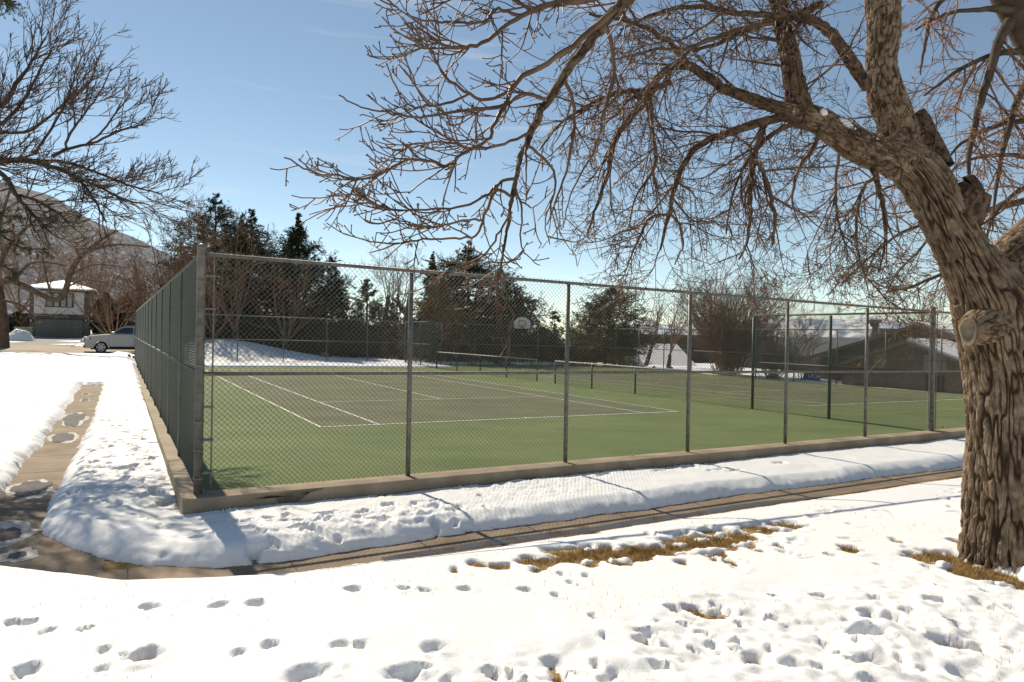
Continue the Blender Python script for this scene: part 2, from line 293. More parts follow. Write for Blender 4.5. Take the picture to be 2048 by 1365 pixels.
for (x, y, a_, b_, an, dep) in prints:
    R_ = max(a_, b_)*1.8; i0, i1 = np.searchsorted(gx, [x-R_, x+R_]); j0, j1 = np.searchsorted(gy, [y-R_, y+R_])
    if i1-i0 < 2 or j1-j0 < 2: continue
    X, Y = GX[j0:j1, i0:i1]-x, GY[j0:j1, i0:i1]-y; ca, sa = math.cos(an), math.sin(an)
    q = np.hypot((ca*X+sa*Y)/a_, (-sa*X+ca*Y)/b_) + .75*fbm((X+x)*11, (Y+y)*11, 41, 4)
    Dl = D[j0:j1, i0:i1]
    D[j0:j1, i0:i1] = np.where(Dl > .02, Dl - dep*(1-sst(q, .45, 1.0)) + .011*np.exp(-((q-1.2)/.2)**2), Dl)
# kicked-up crumbs of snow, more of them where people walked
fine = (GX > -9) & (GX < 9) & (GY > 2.4) & (GY < 13)
tr = sst(fbm(GX*.8, GY*.8, 51, 2)+.25*sst(-T_, 5.2, 6.2), .0, .35)*fine*(D > .05)
D += tr*(.036*np.abs(fbm(GX*5, GY*5, 52, 3)) + .016*fbm(GX*15, GY*15, 53, 3))


SZ = base(GX, GY) + np.where(D > 0, D, np.maximum(D*1.0, -.08))
cz = cpl(GX, GY)
onc = (sp_ > .12) & (sp_ < 5); SZ = np.where((S_ > -.1) & (S_ < 34.4) & (T_ > -.1) & (T_ < 37.2), np.where(sp_ > 0, np.maximum(SZ, cz+np.where(onc, .05+.3*(sp_-.42), -.4)), np.minimum(SZ, cz-.3)), SZ)
ny, nx = GX.shape; idx = np.arange(nx*ny).reshape(ny, nx)
Q = np.stack([idx[:-1, :-1], idx[:-1, 1:], idx[1:, 1:], idx[1:, :-1]], -1).reshape(-1, 4)
o = raw('snow_ground', np.stack([GX, GY, SZ], -1).reshape(-1, 3), [Q], m_snow, smooth=True); tag(o, kind='structure')
# bare lawn under the snow, out to the horizon
hx = grade(-30000, 30000, [(-3000, 3000), (-300, 300), (-60, 12), (-12, 1.5), (16, .2), (60, 3), (300, 40), (3000, 400), (30000, 4000)])
hy = grade(-300, 30000, [(-20, 40), (0, 2), (12, .15), (70, .9), (300, 20), (3000, 300), (30000, 4000)])
HX, HY = np.meshgrid(hx, hy); ny, nx = HX.shape; idx = np.arange(nx*ny).reshape(ny, nx)
HZ = base(HX, HY) - .004; far = np.hypot(HX, HY); HZ = np.where(far > 250, np.minimum(HZ, 1.5)-sst(far, 250, 900)*25, HZ)
Q = np.stack([idx[:-1, :-1], idx[:-1, 1:], idx[1:, 1:], idx[1:, :-1]], -1).reshape(-1, 4)
tag(raw('lawn_ground', np.stack([HX, HY, HZ], -1).reshape(-1, 3), [Q], m_lawn, smooth=True), kind='structure')
def st_sheet(name, s0, s1, t0, t1, lift, mat, ds=.25, dt=.25, fn=None):
    a, b = np.linspace(s0, s1, max(2, int((s1-s0)/ds)+1)), np.linspace(t0, t1, max(2, int((t1-t0)/dt)+1)); S, T = np.meshgrid(a, b)
    X, Y = c0[0]+S*ev[0]+T*dv[0], c0[1]+S*ev[1]+T*dv[1]; Z = (base(X, Y) if fn is None else fn(X, Y)) + lift
    i = np.arange(S.size).reshape(S.shape); Q = np.stack([i[:-1, :-1], i[:-1, 1:], i[1:, 1:], i[1:, :-1]], -1).reshape(-1, 4)
    return np.stack([X, Y, Z], -1).reshape(-1, 3), Q
def sheets(name, rects, mat, fn=None, lift=.012, kind='structure', ds=.25):
    V, Qs, k = [], [], 0
    for r in rects:
        v, q = st_sheet(name, *r, lift, mat, ds, ds, fn); V.append(v); Qs.append(q+k); k += len(v)
    return tag(raw(name, np.concatenate(V), [np.concatenate(Qs)], mat, smooth=True), kind=kind)
sheets('path', [(-3.8, -1.0, -2.75, 24), (-1.0, 40, -2.58, -1.6), (-1.0, .8, -2.85, -2.58)], m_conc)
sheets('road', [(-90, 34, 47.4, 62)], m_road, lift=.03, ds=1.)
sheets('driveway', [(-10.9, -4.2, 62.0, 90.5)], m_drive, lift=.03, ds=1.)
# ------------------------------------------------------------------ court slab, kerbs, painted lines
def slab(name, s0, s1, t0, t1, z0, z1, mat, bevel=0):
    m = MB(); m.hexa([cp(s0, t0, z0), cp(s1, t0, z0), cp(s1, t1, z0), cp(s0, t1, z0), cp(s0, t0, z1), cp(s1, t0, z1), cp(s1, t1, z1), cp(s0, t1, z1)])
    return tag(m.build(name, mat, bevel=bevel), kind='structure')
def pad(name, rects, z, mat):
    m = MB()
    for (s0, t0, s1, t1) in rects: m.add([cp(s0, t0, z), cp(s1, t0, z), cp(s1, t1, z), cp(s0, t1, z)], [(0, 1, 2, 3)])
    return tag(m.build(name, mat), kind='structure')
slab('court_surface', .1, 34.1, .1, 36.8, -.45, -.03, m_court)
slab('kerb', -.2, 34.4, -.28, .12, -.5, -.0, m_kerb, .012)
slab('kerb', -.2, .1, .121, 36.9, -.5, -.0, m_kerb, .012)
s_a, s_b, t_b = 3.014, 20.2, 5.743
pad('court_inner_surface', [(x, t_b, x+10.97, t_b+23.77) for x in (s_a, s_b)], -.024, m_inner)
lines = []
for x in (s_a, s_b):
    L_ = .06; y0, y1 = t_b, t_b+23.77
    lines += [(x, y0, x+10.97, y0+.09), (x, y1-.09, x+10.97, y1)]
    for q in (0, 1.37, 9.55, 10.92): lines.append((x+q, y0+.09, x+q+L_, y1-.09))
    for y in (y0+5.485, y1-5.485): lines.append((x+1.43, y, x+9.55, y+L_))
    lines += [(x+5.46, y0+5.545, x+5.52, y1-5.485), (x+5.46, y0+.09, x+5.52, y0+.2)]
pad('court_lines', lines, -.020, m_white)
yl = []
def yrect(s0, t0, s1, t1, mid=True):
    q = .05; yl.extend([(s0, t0, s1, t0+q), (s0, t1, s1, t1+q), (s0, t0+q, s0+q, t1), (s1-q, t0+q, s1, t1)])
    if mid: yl.append((.5*(s0+s1), t0+q, .5*(s0+s1)+q, t1))
yrect(18.9, 3.2, 25.0, 8.8); yrect(25.8, 3.2, 31.9, 8.8); yrect(18.9, 10.2, 25, 16.6); yrect(25.8, 10.2, 31.9, 16.6)
pad('yellow_court_lines', yl, -.016, m_yellow)
# ------------------------------------------------------------------ chain link fences
def link_mesh(s0, t0, s1, t1, z0, z1, wr=.0023, cell=.0718):
    A, B = np.array(st(s0, t0)), np.array(st(s1, t1)); L = np.linalg.norm(B-A); H = z1-z0; U = (B-A)/L; nrm = np.array([-U[1], U[0]])
    n = int((L+H)/cell); P0, P1 = [], []
    for fam in (0, 1):
        q = np.arange(-int(H/cell)-1, int(L/cell)+1)*cell + (cell*.5 if fam else 0)
        l0, l1 = q, q+H
        a0, a1 = np.clip(l0, 0, L), np.clip(l1, 0, L); ok = a1-a0 > .01; a0, a1, l0 = a0[ok], a1[ok], l0[ok]
        v0, v1 = a0-l0, a1-l0
        if fam: v0, v1 = H-v0, H-v1
        o_ = .0022*(1 if fam else -1)
        for a_, v_, lst in ((a0, v0, P0), (a1, v1, P1)):
            X, Y = A[0]+U[0]*a_+nrm[0]*o_, A[1]+U[1]*a_+nrm[1]*o_; lst.append(np.stack([X, Y, cpl(X, Y)+z0+v_], -1))
    P0, P1 = np.concatenate(P0), np.concatenate(P1)
    return tubes(np.stack([P0, P1], 1), np.full((len(P0), 2), wr), 4)
def tubes(pts, r, k=4, ref=None):
    """pts (N,n,3), r (N,n): k-sided tubes"""
    N, n, _ = pts.shape; t = np.empty_like(pts)
    t[:, 1:-1] = pts[:, 2:]-pts[:, :-2]; t[:, 0] = pts[:, 1]-pts[:, 0]; t[:, -1] = pts[:, -1]-pts[:, -2]
    t /= np.linalg.norm(t, axis=-1, keepdims=True)+1e-9
    mt = t.mean(1); a = np.where((np.abs(mt[:, 2]) < .8)[:, None], np.array([[0, 0, 1.]]), np.array([[1., 0, 0]]))[:, None]
    u = np.cross(t, np.broadcast_to(a, t.shape)); u /= np.linalg.norm(u, axis=-1, keepdims=True)+1e-9; v = np.cross(t, u)
    an = np.arange(k)*2*math.pi/k
    V = pts[:, :, None] + r[:, :, None, None]*(np.cos(an)[:, None]*u[:, :, None]+np.sin(an)[:, None]*v[:, :, None])
    i = np.arange(N*n*k).reshape(N, n, k); j = np.roll(i, -1, 2)
    Q = np.stack([i[:, :-1], j[:, :-1], j[:, 1:], i[:, 1:]], -1).reshape(-1, 4)
    return V.reshape(-1, 3), Q
def merge(*parts):
    V, Q, k = [], [], 0
    for v, q in parts: V.append(v); Q.append(q+k); k += len(v)
    return np.concatenate(V), np.concatenate(Q)
FH = 3.056
def fence(label, s0, t0, s1, t1, n, name='chain_link_fence', H=FH, z0=.02, pm=m_galv, wm=m_wire, rm=None, pr_=.036, big=(), mid=True, skip=(), wr=.0023, kn=True, zb=0., cell=.0718, ties=False):
    root = thing(name, label, 'fence', tuple(cp(s0, t0, zb)), 'chain link fence runs round the tennis courts' if H > 2 else None)
    P = lambda k: (s0+(s1-s0)*k/n, t0+(t1-t0)*k/n)
    for k in range(n+1):
        if k in skip: continue
        b_ = k in big; r = .054 if b_ else pr_; q = P(k); m = MB(); top = H+.07 if b_ else H-.035
        pts = [cp(*q, zb-.03), cp(*q, zb+top)]; rr = [r, r]
        if b_: pts += [cp(*q, zb+top+.005), cp(*q, zb+top+.04), cp(*q, zb+top+.065)]; rr += [r*1.12, r*1.05, r*.3]
        m.tube(pts, rr, 12 if b_ else 10); po = m.build('post', pm, root, smooth=False)
        po.data.polygons.foreach_set('use_smooth', np.ones(len(po.data.polygons), bool))
        if ties or b_:
            for zz in np.arange(.18, H-.1, .36): m = MB(); m.tube([cp(*q, zb+zz), cp(*q, zb+zz+.022)], r+.006, 12); m.build('tie_band', m_galv if pm is m_galv else pm, po)
    for z, nm in ((H, 'top_rail'),) + (((H*.5, 'middle_rail'),) if mid else ()):
        m = MB(); m.tube([cp(s0, t0, zb+z), cp(s1, t1, zb+z)], .026, 10)
        ro = m.build(nm, rm or pm, root); ro.data.polygons.foreach_set('use_smooth', np.ones(len(ro.data.polygons), bool))
    V, Q = link_mesh(s0, t0, s1, t1, zb+z0, zb+H+(.05 if kn else 0), wr, cell)
    raw('chain_link_mesh', V, [Q], wm, root)
    return root
fr = fence('long grey chain link fence along the snowy path, nearest run with steel mid rail', 0, 0, 34.212, 0, 12, big=(0, 6), ties=False)
for s_ in (.15, 16.95, 17.28): m = MB(); m.tube([cp(s_, 0, .05), cp(s_, 0, FH)], .011, 8); m.build('tension_bar', m_galv, fr)
for zz in np.arange(.25, 3, .42): m = MB(); m.obox(cp(.04, -.055, zz), (*(ev*.13), 0), (*(dv*.11), 0), (0, 0, .022)); m.build('bracket', m_galv, fr)
fence('green grey chain link fence receding up the left side of the courts', 0, .1, 0, 36.65, 13, pm=m_gpost, wm=m_wireg, big=(), skip=(0,), rm=m_galv)
fence('far chain link fence across the back of the courts before the snow mound', 0, 36.65, 34.2, 36.65, 12, pm=m_gpost, wm=m_dwire, wr=.0017)
fence('far right chain link fence between the courts and the brick clubhouse', 34.2, .15, 34.2, 36.5, 13, pm=m_gpost, wm=m_dwire, wr=.0017, skip=(0,))
fence('tall dark green wing fence joining the long fence, between the two courts', 17.1, .12, 17.1, 5.64, 2, name='wing_fence', pm=m_dgreen, wm=m_dgreen, pr_=.045, skip=(0,), wr=.0026, z0=0, zb=-.02)
fence('tall dark green wing fence at the far end between the two courts', 17.1, 31., 17.1, 36.5, 2, name='wing_fence', pm=m_dgreen, wm=m_dgreen, pr_=.045, wr=.0034, zb=-.02)
fence('low dark green divider fence with pale top rail, nearer half between the courts', 17.1, 5.7, 17.1, 17.2, 4, name='divider_fence', H=1.07, pm=m_dgreen, wm=m_dgreen, rm=m_rail, mid=False, skip=(0,), kn=False, zb=-.02)
fence('low dark green divider fence with pale top rail, farther half between the courts', 17.1, 18.8, 17.1, 31, 4, name='divider_fence', H=1.07, pm=m_dgreen, wm=m_dgreen, rm=m_rail, mid=False, skip=(4,), kn=False, zb=-.02)
# ------------------------------------------------------------------ dry grass in the bare spots and poking through thin snow
def blades(name, X, Y, Z, hmin, hmax, mat, sd):
    r_ = np.random.default_rng(sd); n = len(X); h = r_.uniform(hmin, hmax, n); az = r_.uniform(0, 6.28, n); ln = r_.uniform(.1, .9, n)
    b = np.stack([X, Y, Z-.01], -1); wv = np.stack([np.cos(az+1.57), np.sin(az+1.57), 0*az], -1)*r_.uniform(.0016, .0035, n)[:, None]
    tip = b + np.stack([np.cos(az)*ln*h, np.sin(az)*ln*h, h], -1)
    V = np.stack([b-wv, b+wv, tip], 1).reshape(-1, 3)
    return tag(raw(name, V, [np.arange(3*n).reshape(-1, 3)], mat), kind='stuff')
m_grass = M('dry_grass', (.22, .155, .055), (.62, .42, .19), 9, .9)
from_grid = lambda X, Y: (np.clip(np.searchsorted(gy, Y), 0, len(gy)-1), np.clip(np.searchsorted(gx, X), 0, len(gx)-1))
bx, by = [], []
for (x, y, rx, ry, an) in grass:
    n = int(min(4000, max(80, rx*ry*26000))); q = rng.normal(0, .52, (n, 2)); bx.append(x+q[:, 0]*rx); by.append(y+q[:, 1]*ry)
bx, by = np.concatenate(bx), np.concatenate(by); j, i = from_grid(bx, by); ok = D[j, i] < .03
blades('dry_grass', bx[ok], by[ok], base(bx[ok], by[ok]), .02, .062, m_grass, 3)
n = 15000; sx, tx = rng.uniform(-2, 13, n), rng.uniform(-8, -2.45, n); keep = (fbm(sx*.9, tx*.9, 61, 3) > .12+.16*rng.random(n)) & (tx < -2.6)
fr_s, fr_t = rng.uniform(1.2, 15, 7000), None; fr_t = np.interp(fr_s, near_pts[:, 0], near_pts[:, 1]) - np.abs(rng.normal(0, .045, 7000)) + .01
sx, tx = np.concatenate([sx[keep], fr_s]), np.concatenate([tx[keep], fr_t]); wx, wy = c0[0]+sx*ev[0]+tx*dv[0], c0[1]+sx*ev[1]+tx*dv[1]
j, i = from_grid(wx, wy); blades('grass_wisps', wx, wy, np.maximum(SZ[j, i], base(wx, wy)), .015, .045, m_grass, 4)
V, Qs, k = [], [], 0
m_joint = M('dark_joint', (.09, .065, .042), (.14, .105, .07), 9, .9)  # darker tone of the joints between the path slabs
for r in [(q, q+.014, -2.43, -1.62) for q in np.arange(-.8, 26, 1.5)]+[(-3.6, -1.02, q, q+.014) for q in np.arange(.9, 22, 1.5)]:
    v, q = st_sheet('j', *r, .0155, m_joint, .2, .2); V.append(v); Qs.append(q+k); k += len(v)
tag(raw('path_joints', np.concatenate(V), [np.concatenate(Qs)], m_joint), kind='structure')
# ------------------------------------------------------------------ ice puddles on the path
m_ice = M('wet_ice', (.05, .042, .046), (.10, .088, .092), 5, .45, .5, 30, spec=.2, ior=1.15)
m_frost = M('frost', (.36, .31, .25), (.66, .63, .59), 14, .8, .3, 60)
m_wet = M('wet_concrete', (.05, .034, .024), (.085, .06, .042), 3, .28, .1, 40, spec=.5)
def disc(cx, cy, a, b, ang, lift, seed, amp=.22, n=46):
    V = [(cx, cy)]; ca, sa = math.cos(ang), math.sin(ang)
    for k in range(n):
        q = k*2*math.pi/n; r_ = 1 + amp*float(fbm(np.array(2.2*math.cos(q)+seed*7.), np.array(2.2*math.sin(q)), seed, 3))*2
        V.append((cx+a*r_*math.cos(q)*ca-b*r_*math.sin(q)*sa, cy+a*r_*math.cos(q)*sa+b*r_*math.sin(q)*ca))
    V = np.array(V); Z = base(V[:, 0], V[:, 1]) + lift
    return np.column_stack([V, Z]), np.array([(0, 1+k, 1+(k+1) % n) for k in range(n)])
def flat(u, v, dz=-.35):
    D_ = ray(u, v); k = (dz-CAM_H)/(D_[2]-PA*D_[0]-PB*D_[1]); return D_[0]*k, D_[1]*k
for k, (u, v, L, W_, lab) in enumerate([(62, 983, .50, .24, 'oval dark ice puddle with sparkling rim lying on the left path'), (126, 885, .62, .2, 'narrow dark ice strip on the left path below the long puddle'), (148, 848, 1.25, .21, 'long dark ice puddle with white frost edges on the left path'),
                           (170, 812, .4, .09, 'small frost ringed puddle, lower of a close pair on the left path'), (172, 801, .35, .08, 'small frost ringed puddle, upper of a close pair on the left path'), (188, 783, .5, .08, 'small frost ringed puddle near the snowed over end of the path'), (5, 1072, .3, .16, 'dark puddle in wide frost ring where the path bends'), (35, 1112, .12, .08, 'broad white frost patch around a little meltwater at the path bend')]):
    x, y = flat(u, v); g_ = thing('ice_puddle', lab, 'puddle', (x, y, float(base(np.array(x), np.array(y)))), 'frozen puddles on the path')
    V, T3 = disc(x, y, L*(1.1 if k < 6 else 1.7)+.05, W_*(1.1 if k < 6 else 1.7)+.035, TH+1.5708, .016, 70+k); raw('frost_rim', V, [T3], m_frost, g_)
    V, T3 = disc(x, y, L, W_, TH+1.5708, .021, 90+k); raw('ice', V, [T3], m_ice, g_)
# melt water strip along the near edge of the front path
V, Qs, kk = [], [], 0
sv = np.linspace(1.6, 9.2, 60); wv = .02+.19*np.sqrt(np.clip(1-((sv-5.0)/3.9)**2, 0, 1))*(1+.5*fbm(sv*1.3, sv*0, 91, 2)); tn = np.interp(sv, near_pts[:, 0], near_pts[:, 1])
A_ = np.stack([c0[0]+sv*ev[0]+(tn+.0)*dv[0], c0[1]+sv*ev[1]+(tn+.0)*dv[1]], -1); B_ = np.stack([c0[0]+sv*ev[0]+(tn+wv)*dv[0], c0[1]+sv*ev[1]+(tn+wv)*dv[1]], -1)
V = np.concatenate([A_, B_]); V = np.column_stack([V, base(V[:, 0], V[:, 1])+.017]); n = len(sv)
tag(raw('meltwater', V, [np.array([(k, k+1, n+k+1, n+k) for k in range(n-1)])], m_wet), kind='structure')
# stain on the kerb face and a few dead leaves
m_stain = M('wet_stain', (.11, .082, .052), (.18, .14, .095), 9, .5)
def tface(u, v, t_):
    D_ = ray(u, v); q = c0+t_*dv; k = (q@dv)/(D_[0]*dv[0]+D_[1]*dv[1]); return D_*k+np.array([0, 0, CAM_H])
V = [tface(u, v, -.284) for u, v in [(504, 998), (540, 991), (580, 985), (620, 978), (652, 975), (640, 981), (622, 983), (612, 992), (600, 1000), (588, 1007), (570, 1009), (556, 1005), (548, 994), (534, 992), (520, 999)]]
tag(raw('wet_patch', [np.mean(V, 0)]+V, [np.array([(0, 1+(k+1) % 15, 1+k) for k in range(15)])], m_stain), kind='structure')
# ------------------------------------------------------------------ bare trees: guided limbs with grown twigs
def smooth(pts, n):
    P = np.array(pts, float); m = len(P); P = np.vstack([2*P[0]-P[1], P, 2*P[-1]-P[-2]]); out = []
    for q in np.linspace(0, m-1-1e-6, n):
        i = int(q); x = q-i; a, b, c, d = P[i], P[i+1], P[i+2], P[i+3]
        out.append(.5*((2*b)+(c-a)*x+(2*a-5*b+4*c-d)*x*x+(3*b-a-3*c+d)*x**3))
    return np.array(out)
rk = np.random.default_rng(77)
def guide(px, Y0, Y1, n=None):
    """px list of (u, v, width_px); returns points and radii"""
    P, R_ = [], []; m = len(px)
    ln = np.concatenate([[0], np.cumsum([math.hypot(px[i+1][0]-px[i][0], px[i+1][1]-px[i][1]) for i in range(m-1)])]); ln /= ln[-1]
    for i, (u, v, wd) in enumerate(px):
        Y = Y0+(Y1-Y0)*ln[i]; p = at(u, v, Y); P.append(p); R_.append(.5*wd*Y/f)
    q = smooth(np.column_stack([P, R_]), n or max(6, 4*m)); J = rk.normal(0, 1, (len(q), 3))*np.where(q[:, 3:] < .055, np.minimum(.2*q[:, 3:]+.0015, .008), 0); J[0] = 0; return q[:, :3]+J, np.maximum(q[:, 3], .002)
def unit(a): return a/(np.linalg.norm(a, axis=-1, keepdims=True)+1e-9)
def grow(P, Dr, L, R0, R1, n, wig, trop, r_):
    """N branches at once; trop(x) gives the pull at fraction x"""
    N = len(P); pts = np.empty((N, n+1, 3)); pts[:, 0] = P; Dr = unit(Dr); step = (L/n)[:, None]
    for i in range(n):
        tv = trop(i/n) if callable(trop) else trop
        Dr = unit(Dr + r_.normal(0, wig, (N, 3)) + np.asarray(tv)); pts[:, i+1] = pts[:, i]+Dr*step
    x = np.linspace(0, 1, n+1); return pts, R0[:, None]*(1-x)+R1[:, None]*x
def sprout(pts, rad_, per, r_, x0=.12, ang=(.6, 1.2), lo=.35, hi=.8, taper=.55, maxr=.6, pull=None, L_=None):
    """children along branches: pts (N,n,3)"""
    N, n, _ = pts.shape; L = np.linalg.norm(np.diff(pts, axis=1), axis=2).sum(1)
    cnt = np.maximum(1, r_.poisson(per*np.ones(N) if np.isscalar(per) else per)); pi = np.repeat(np.arange(N), cnt); x = r_.uniform(x0, 1, len(pi))
    q = x*(n-1); i = np.minimum(q.astype(int), n-2); fr_ = (q-i)[:, None]
    P = pts[pi, i]*(1-fr_)+pts[pi, i+1]*fr_; T = unit(pts[pi, i+1]-pts[pi, i]); R_ = rad_[pi, i]*(1-fr_[:, 0])+rad_[pi, i+1]*fr_[:, 0]
    rv = unit(r_.normal(0, 1, (len(pi), 3)))
    if pull is not None: rv = rv+np.asarray(pull)
    pe = unit(rv - T*(rv*T).sum(1, keepdims=True)); a = r_.uniform(*ang, len(pi))[:, None]
    Dn = T*np.cos(a)+pe*np.sin(a); Ln = (L[pi] if L_ is None else L_)*r_.uniform(lo, hi, len(pi))*(1-taper*x)
    return P, Dn, Ln, R_*maxr
def crown(guides, r_, spec, rmin, k=4):
    """guides: list of (pts, rad). spec: list of dicts per level. Returns tube list for twigs."""
    parts = []; cur = []
    for (P, R_) in guides:
        L = np.linalg.norm(np.diff(P, axis=0), axis=1).sum(); cur.append((P[None], R_[None], L))
    first = spec[0]; Ps, Ds, Ls, Rs = [], [], [], []
    for (P, R_, L) in cur:
        a = sprout(P, R_, np.array([L*first['den']]), r_, first.get('x0', .15), first['ang'], first['lo'], first['hi'], first.get('taper', .3), .5, first.get('pull'), L_=first.get('L', 1.))
        Ps.append(a[0]); Ds.append(a[1]); Ls.append(a[2]); Rs.append(a[3])
    P, Dn, L, R_ = map(np.concatenate, (Ps, Ds, Ls, Rs))
    for li, sp in enumerate(spec):
        if li: P, Dn, L, R_ = sprout(pts, rad_, sp['den']*Lprev, r_, sp.get('x0', .1), sp['ang'], sp['lo'], sp['hi'], sp.get('taper', .5), .75, sp.get('pull'), L_=sp.get('L'))
        R0 = np.clip(R_, rmin*sp.get('r0', 1.2), sp.get('rmax', .03)); R0 = np.minimum(R0, rmin*1.1+.012*L*sp.get('rk', 1))
        pts, rad_ = grow(P, Dn, L, R0, np.full(len(P), rmin*sp.get('r1', 1.)), sp.get('n', 6), sp.get('wig', .16), sp.get('trop', (0, 0, 0)), r_)
        if sp.get('bud'): rad_[:, -1] *= sp['bud']
        parts.append(tubes(pts, rad_, k if sp.get('n', 6) > 4 else 3)); Lprev = L
        tips = pts[:, -1]
    return parts, (pts, rad_, tips)
# ------------------------------------------------------------------ bark
m_bark = M('bark', (.155, .105, .066), (.31, .228, .155), 9, .9, .6, 45)
attr_mix(m_bark, 'furrow', (.042, .023, .012), .15, 1.0)
m_barkd = M('dark_bark', (.05, .034, .023), (.10, .072, .052), 4, .9, .5, 20)
m_bark_pale = M('pale_bark', (.085, .06, .042), (.16, .115, .082), 3, .9, .5, 20)
m_limb = M('limb_bark', (.085, .054, .032), (.17, .115, .074), 12, .85, .6, 45)
attr_mix(m_limb, 'furrow', (.03, .016, .008), .2, 1.0)
def bark_tube(name, P, R_, parent, na=120, dl=.014, amp=.02, cu=.075, cvv=.2, seed=1, flare=None, squash=None):
    seg = np.linalg.norm(np.diff(P, axis=0), axis=1); Ls = np.concatenate([[0], np.cumsum(seg)]); n = max(8, int(Ls[-1]/dl)); q = np.linspace(0, Ls[-1], n)
    C3 = np.stack([np.interp(q, Ls, P[:, k]) for k in range(3)], -1); Rr = np.interp(q, Ls, R_)
    for _ in range(3): C3[1:-1] = .25*C3[:-2]+.5*C3[1:-1]+.25*C3[2:]; Rr[1:-1] = .25*Rr[:-2]+.5*Rr[1:-1]+.25*Rr[2:]
    T = np.gradient(C3, axis=0); T = unit(T); a = np.array([0, 1., 0]) if abs(T[:, 1]).mean() < .8 else np.array([0, 0, 1.])
    u = unit(np.cross(T, np.broadcast_to(a, T.shape))); v = np.cross(T, u); an = np.arange(na)*2*math.pi/na
    A, Qm = np.meshgrid(an, q); Rm = Rr.mean(); nc = max(5, int(round(2*math.pi*Rm/cu)))
    xx = A/(2*math.pi)*nc; yy = Qm/cvv
    wx_ = .75*fbm(np.cos(A)*1.6, Qm*(.55/cvv)+np.sin(A)*1.6, seed, 4)
    xx2 = xx+wx_
    r1 = np.abs(vn(xx2, yy, seed+30, nc)); r2 = np.abs(vn(xx2*2+.4, yy*1.7+.6*wx_, seed+60, nc*2)); r3 = np.abs(vn(xx2*4, yy*5, seed+70, nc*4))
    ridge = np.clip(sst(r1, .0, .22)*(.62+.38*sst(r2, .0, .2))*(.86+.14*sst(r3, 0, .1)), 0, 1); idv = vn(xx2*1.3, yy*.6, seed+90)+.5
    fine = fbm(np.cos(A)*14*Rm/.2, np.sin(A)*14*Rm/.2+Qm*16, seed+4, 3)
    dsp = amp*(ridge-.6) + amp*.4*fine*ridge + amp*.7*(idv-.5)*ridge + Rr[:, None]*.08*fbm(np.cos(A)*1.3, np.sin(A)*1.3+Qm*1.7, seed+6, 2)
    rr = Rr[:, None]+dsp
    if flare is not None: rr = rr*(1+flare(A, Qm))
    V = C3[:, None]+rr[..., None]*(np.cos(A)[..., None]*u[:, None]+np.sin(A)[..., None]*v[:, None])
    i = np.arange(n*na).reshape(n, na); j = np.roll(i, -1, 1); Q = np.stack([i[:-1], j[:-1], j[1:], i[1:]], -1).reshape(-1, 4)
    fur = (1-ridge)+.3*np.clip(-fine, 0, 1)
    V = np.vstack([V.reshape(-1, 3), C3[-1:]+T[-1:]*.01])
    return raw(name, V, [Q, np.stack([np.full(na, n*na), i[-1], j[-1]], -1)], m_limb if na < 80 else m_bark, parent, smooth=True, attr={'furrow': np.append(fur.ravel(), .4)})
# ---- the big tree in front
rg = np.random.default_rng(11)
YT = 7.12
big = thing('big_tree', 'big old bare tree with furrowed bark leaning over the courts from the right', 'tree', tuple(at(2020, 1150, YT)))
trunk = [(2028, 1260, 246), (2024, 1180, 204), (2020, 1120, 172), (2018, 1040, 152), (2016, 950, 144), (2016, 850, 136), (2011, 750, 134), (1995, 660, 138), (1973, 590, 128), (1935, 520, 96), (1899, 450, 86), (1873, 400, 84), (1845, 355, 82), (1815, 322, 76), (1795, 300, 62)]
P, R_ = guide(trunk, YT, 7.15, 60)
ft = lambda A, Q_: np.exp(-Q_/.42)*(.16+.16*np.cos(A*5+.7))
bark_tube('trunk', P, R_, big, 440, .0105, .034, .030, .22, 3, ft)
limbs = [  # px polyline, depths, visible bark resolution
    ([(1808, 322, 78), (1797, 285, 72), (1792, 240, 66), (1772, 190, 66), (1763, 126, 56), (1768, 70, 60), (1765, 0, 62), (1752, -110, 56), (1760, -260, 44)], 7.25, 7.0, 110),
    ([(1830, 335, 76), (1790, 318, 74), (1740, 303, 64), (1700, 283, 60), (1650, 250, 50), (1600, 228, 44), (1562, 222, 34)], 7.2, 6.6, 100),
    ([(1604, 228, 46), (1592, 188, 42), (1580, 115, 36), (1564, 49, 33), (1555, 0, 30), (1540, -90, 26), (1500, -200, 20)], 6.65, 6.3, 60),
    ([(1992, 590, 110), (2022, 530, 100), (2070, 482, 94), (2150, 410, 86), (2260, 300, 70)], 7.2, 7.8, 100),
    ([(1885, 335, 40), (1866, 290, 36), (1845, 245, 32), (1835, 228, 30)], 7.3, 7.5, 50),
    ([(2000, 636, 100), (1975, 648, 84), (1956, 656, 70), (1946, 659, 58)], 7.05, 6.88, 84),
    ([(1905, 455, 90), (1925, 420, 84), (1941, 392, 74), (1953, 376, 60)], 7.2, 7.0, 60),
]
for k, (px_, a, b, na) in enumerate(limbs):
    P, R_ = guide(px_, a, b); bark_tube('limb', P, R_, big, na, .013, (.017 if k < 4 else .01), .028, .075, 20+k)
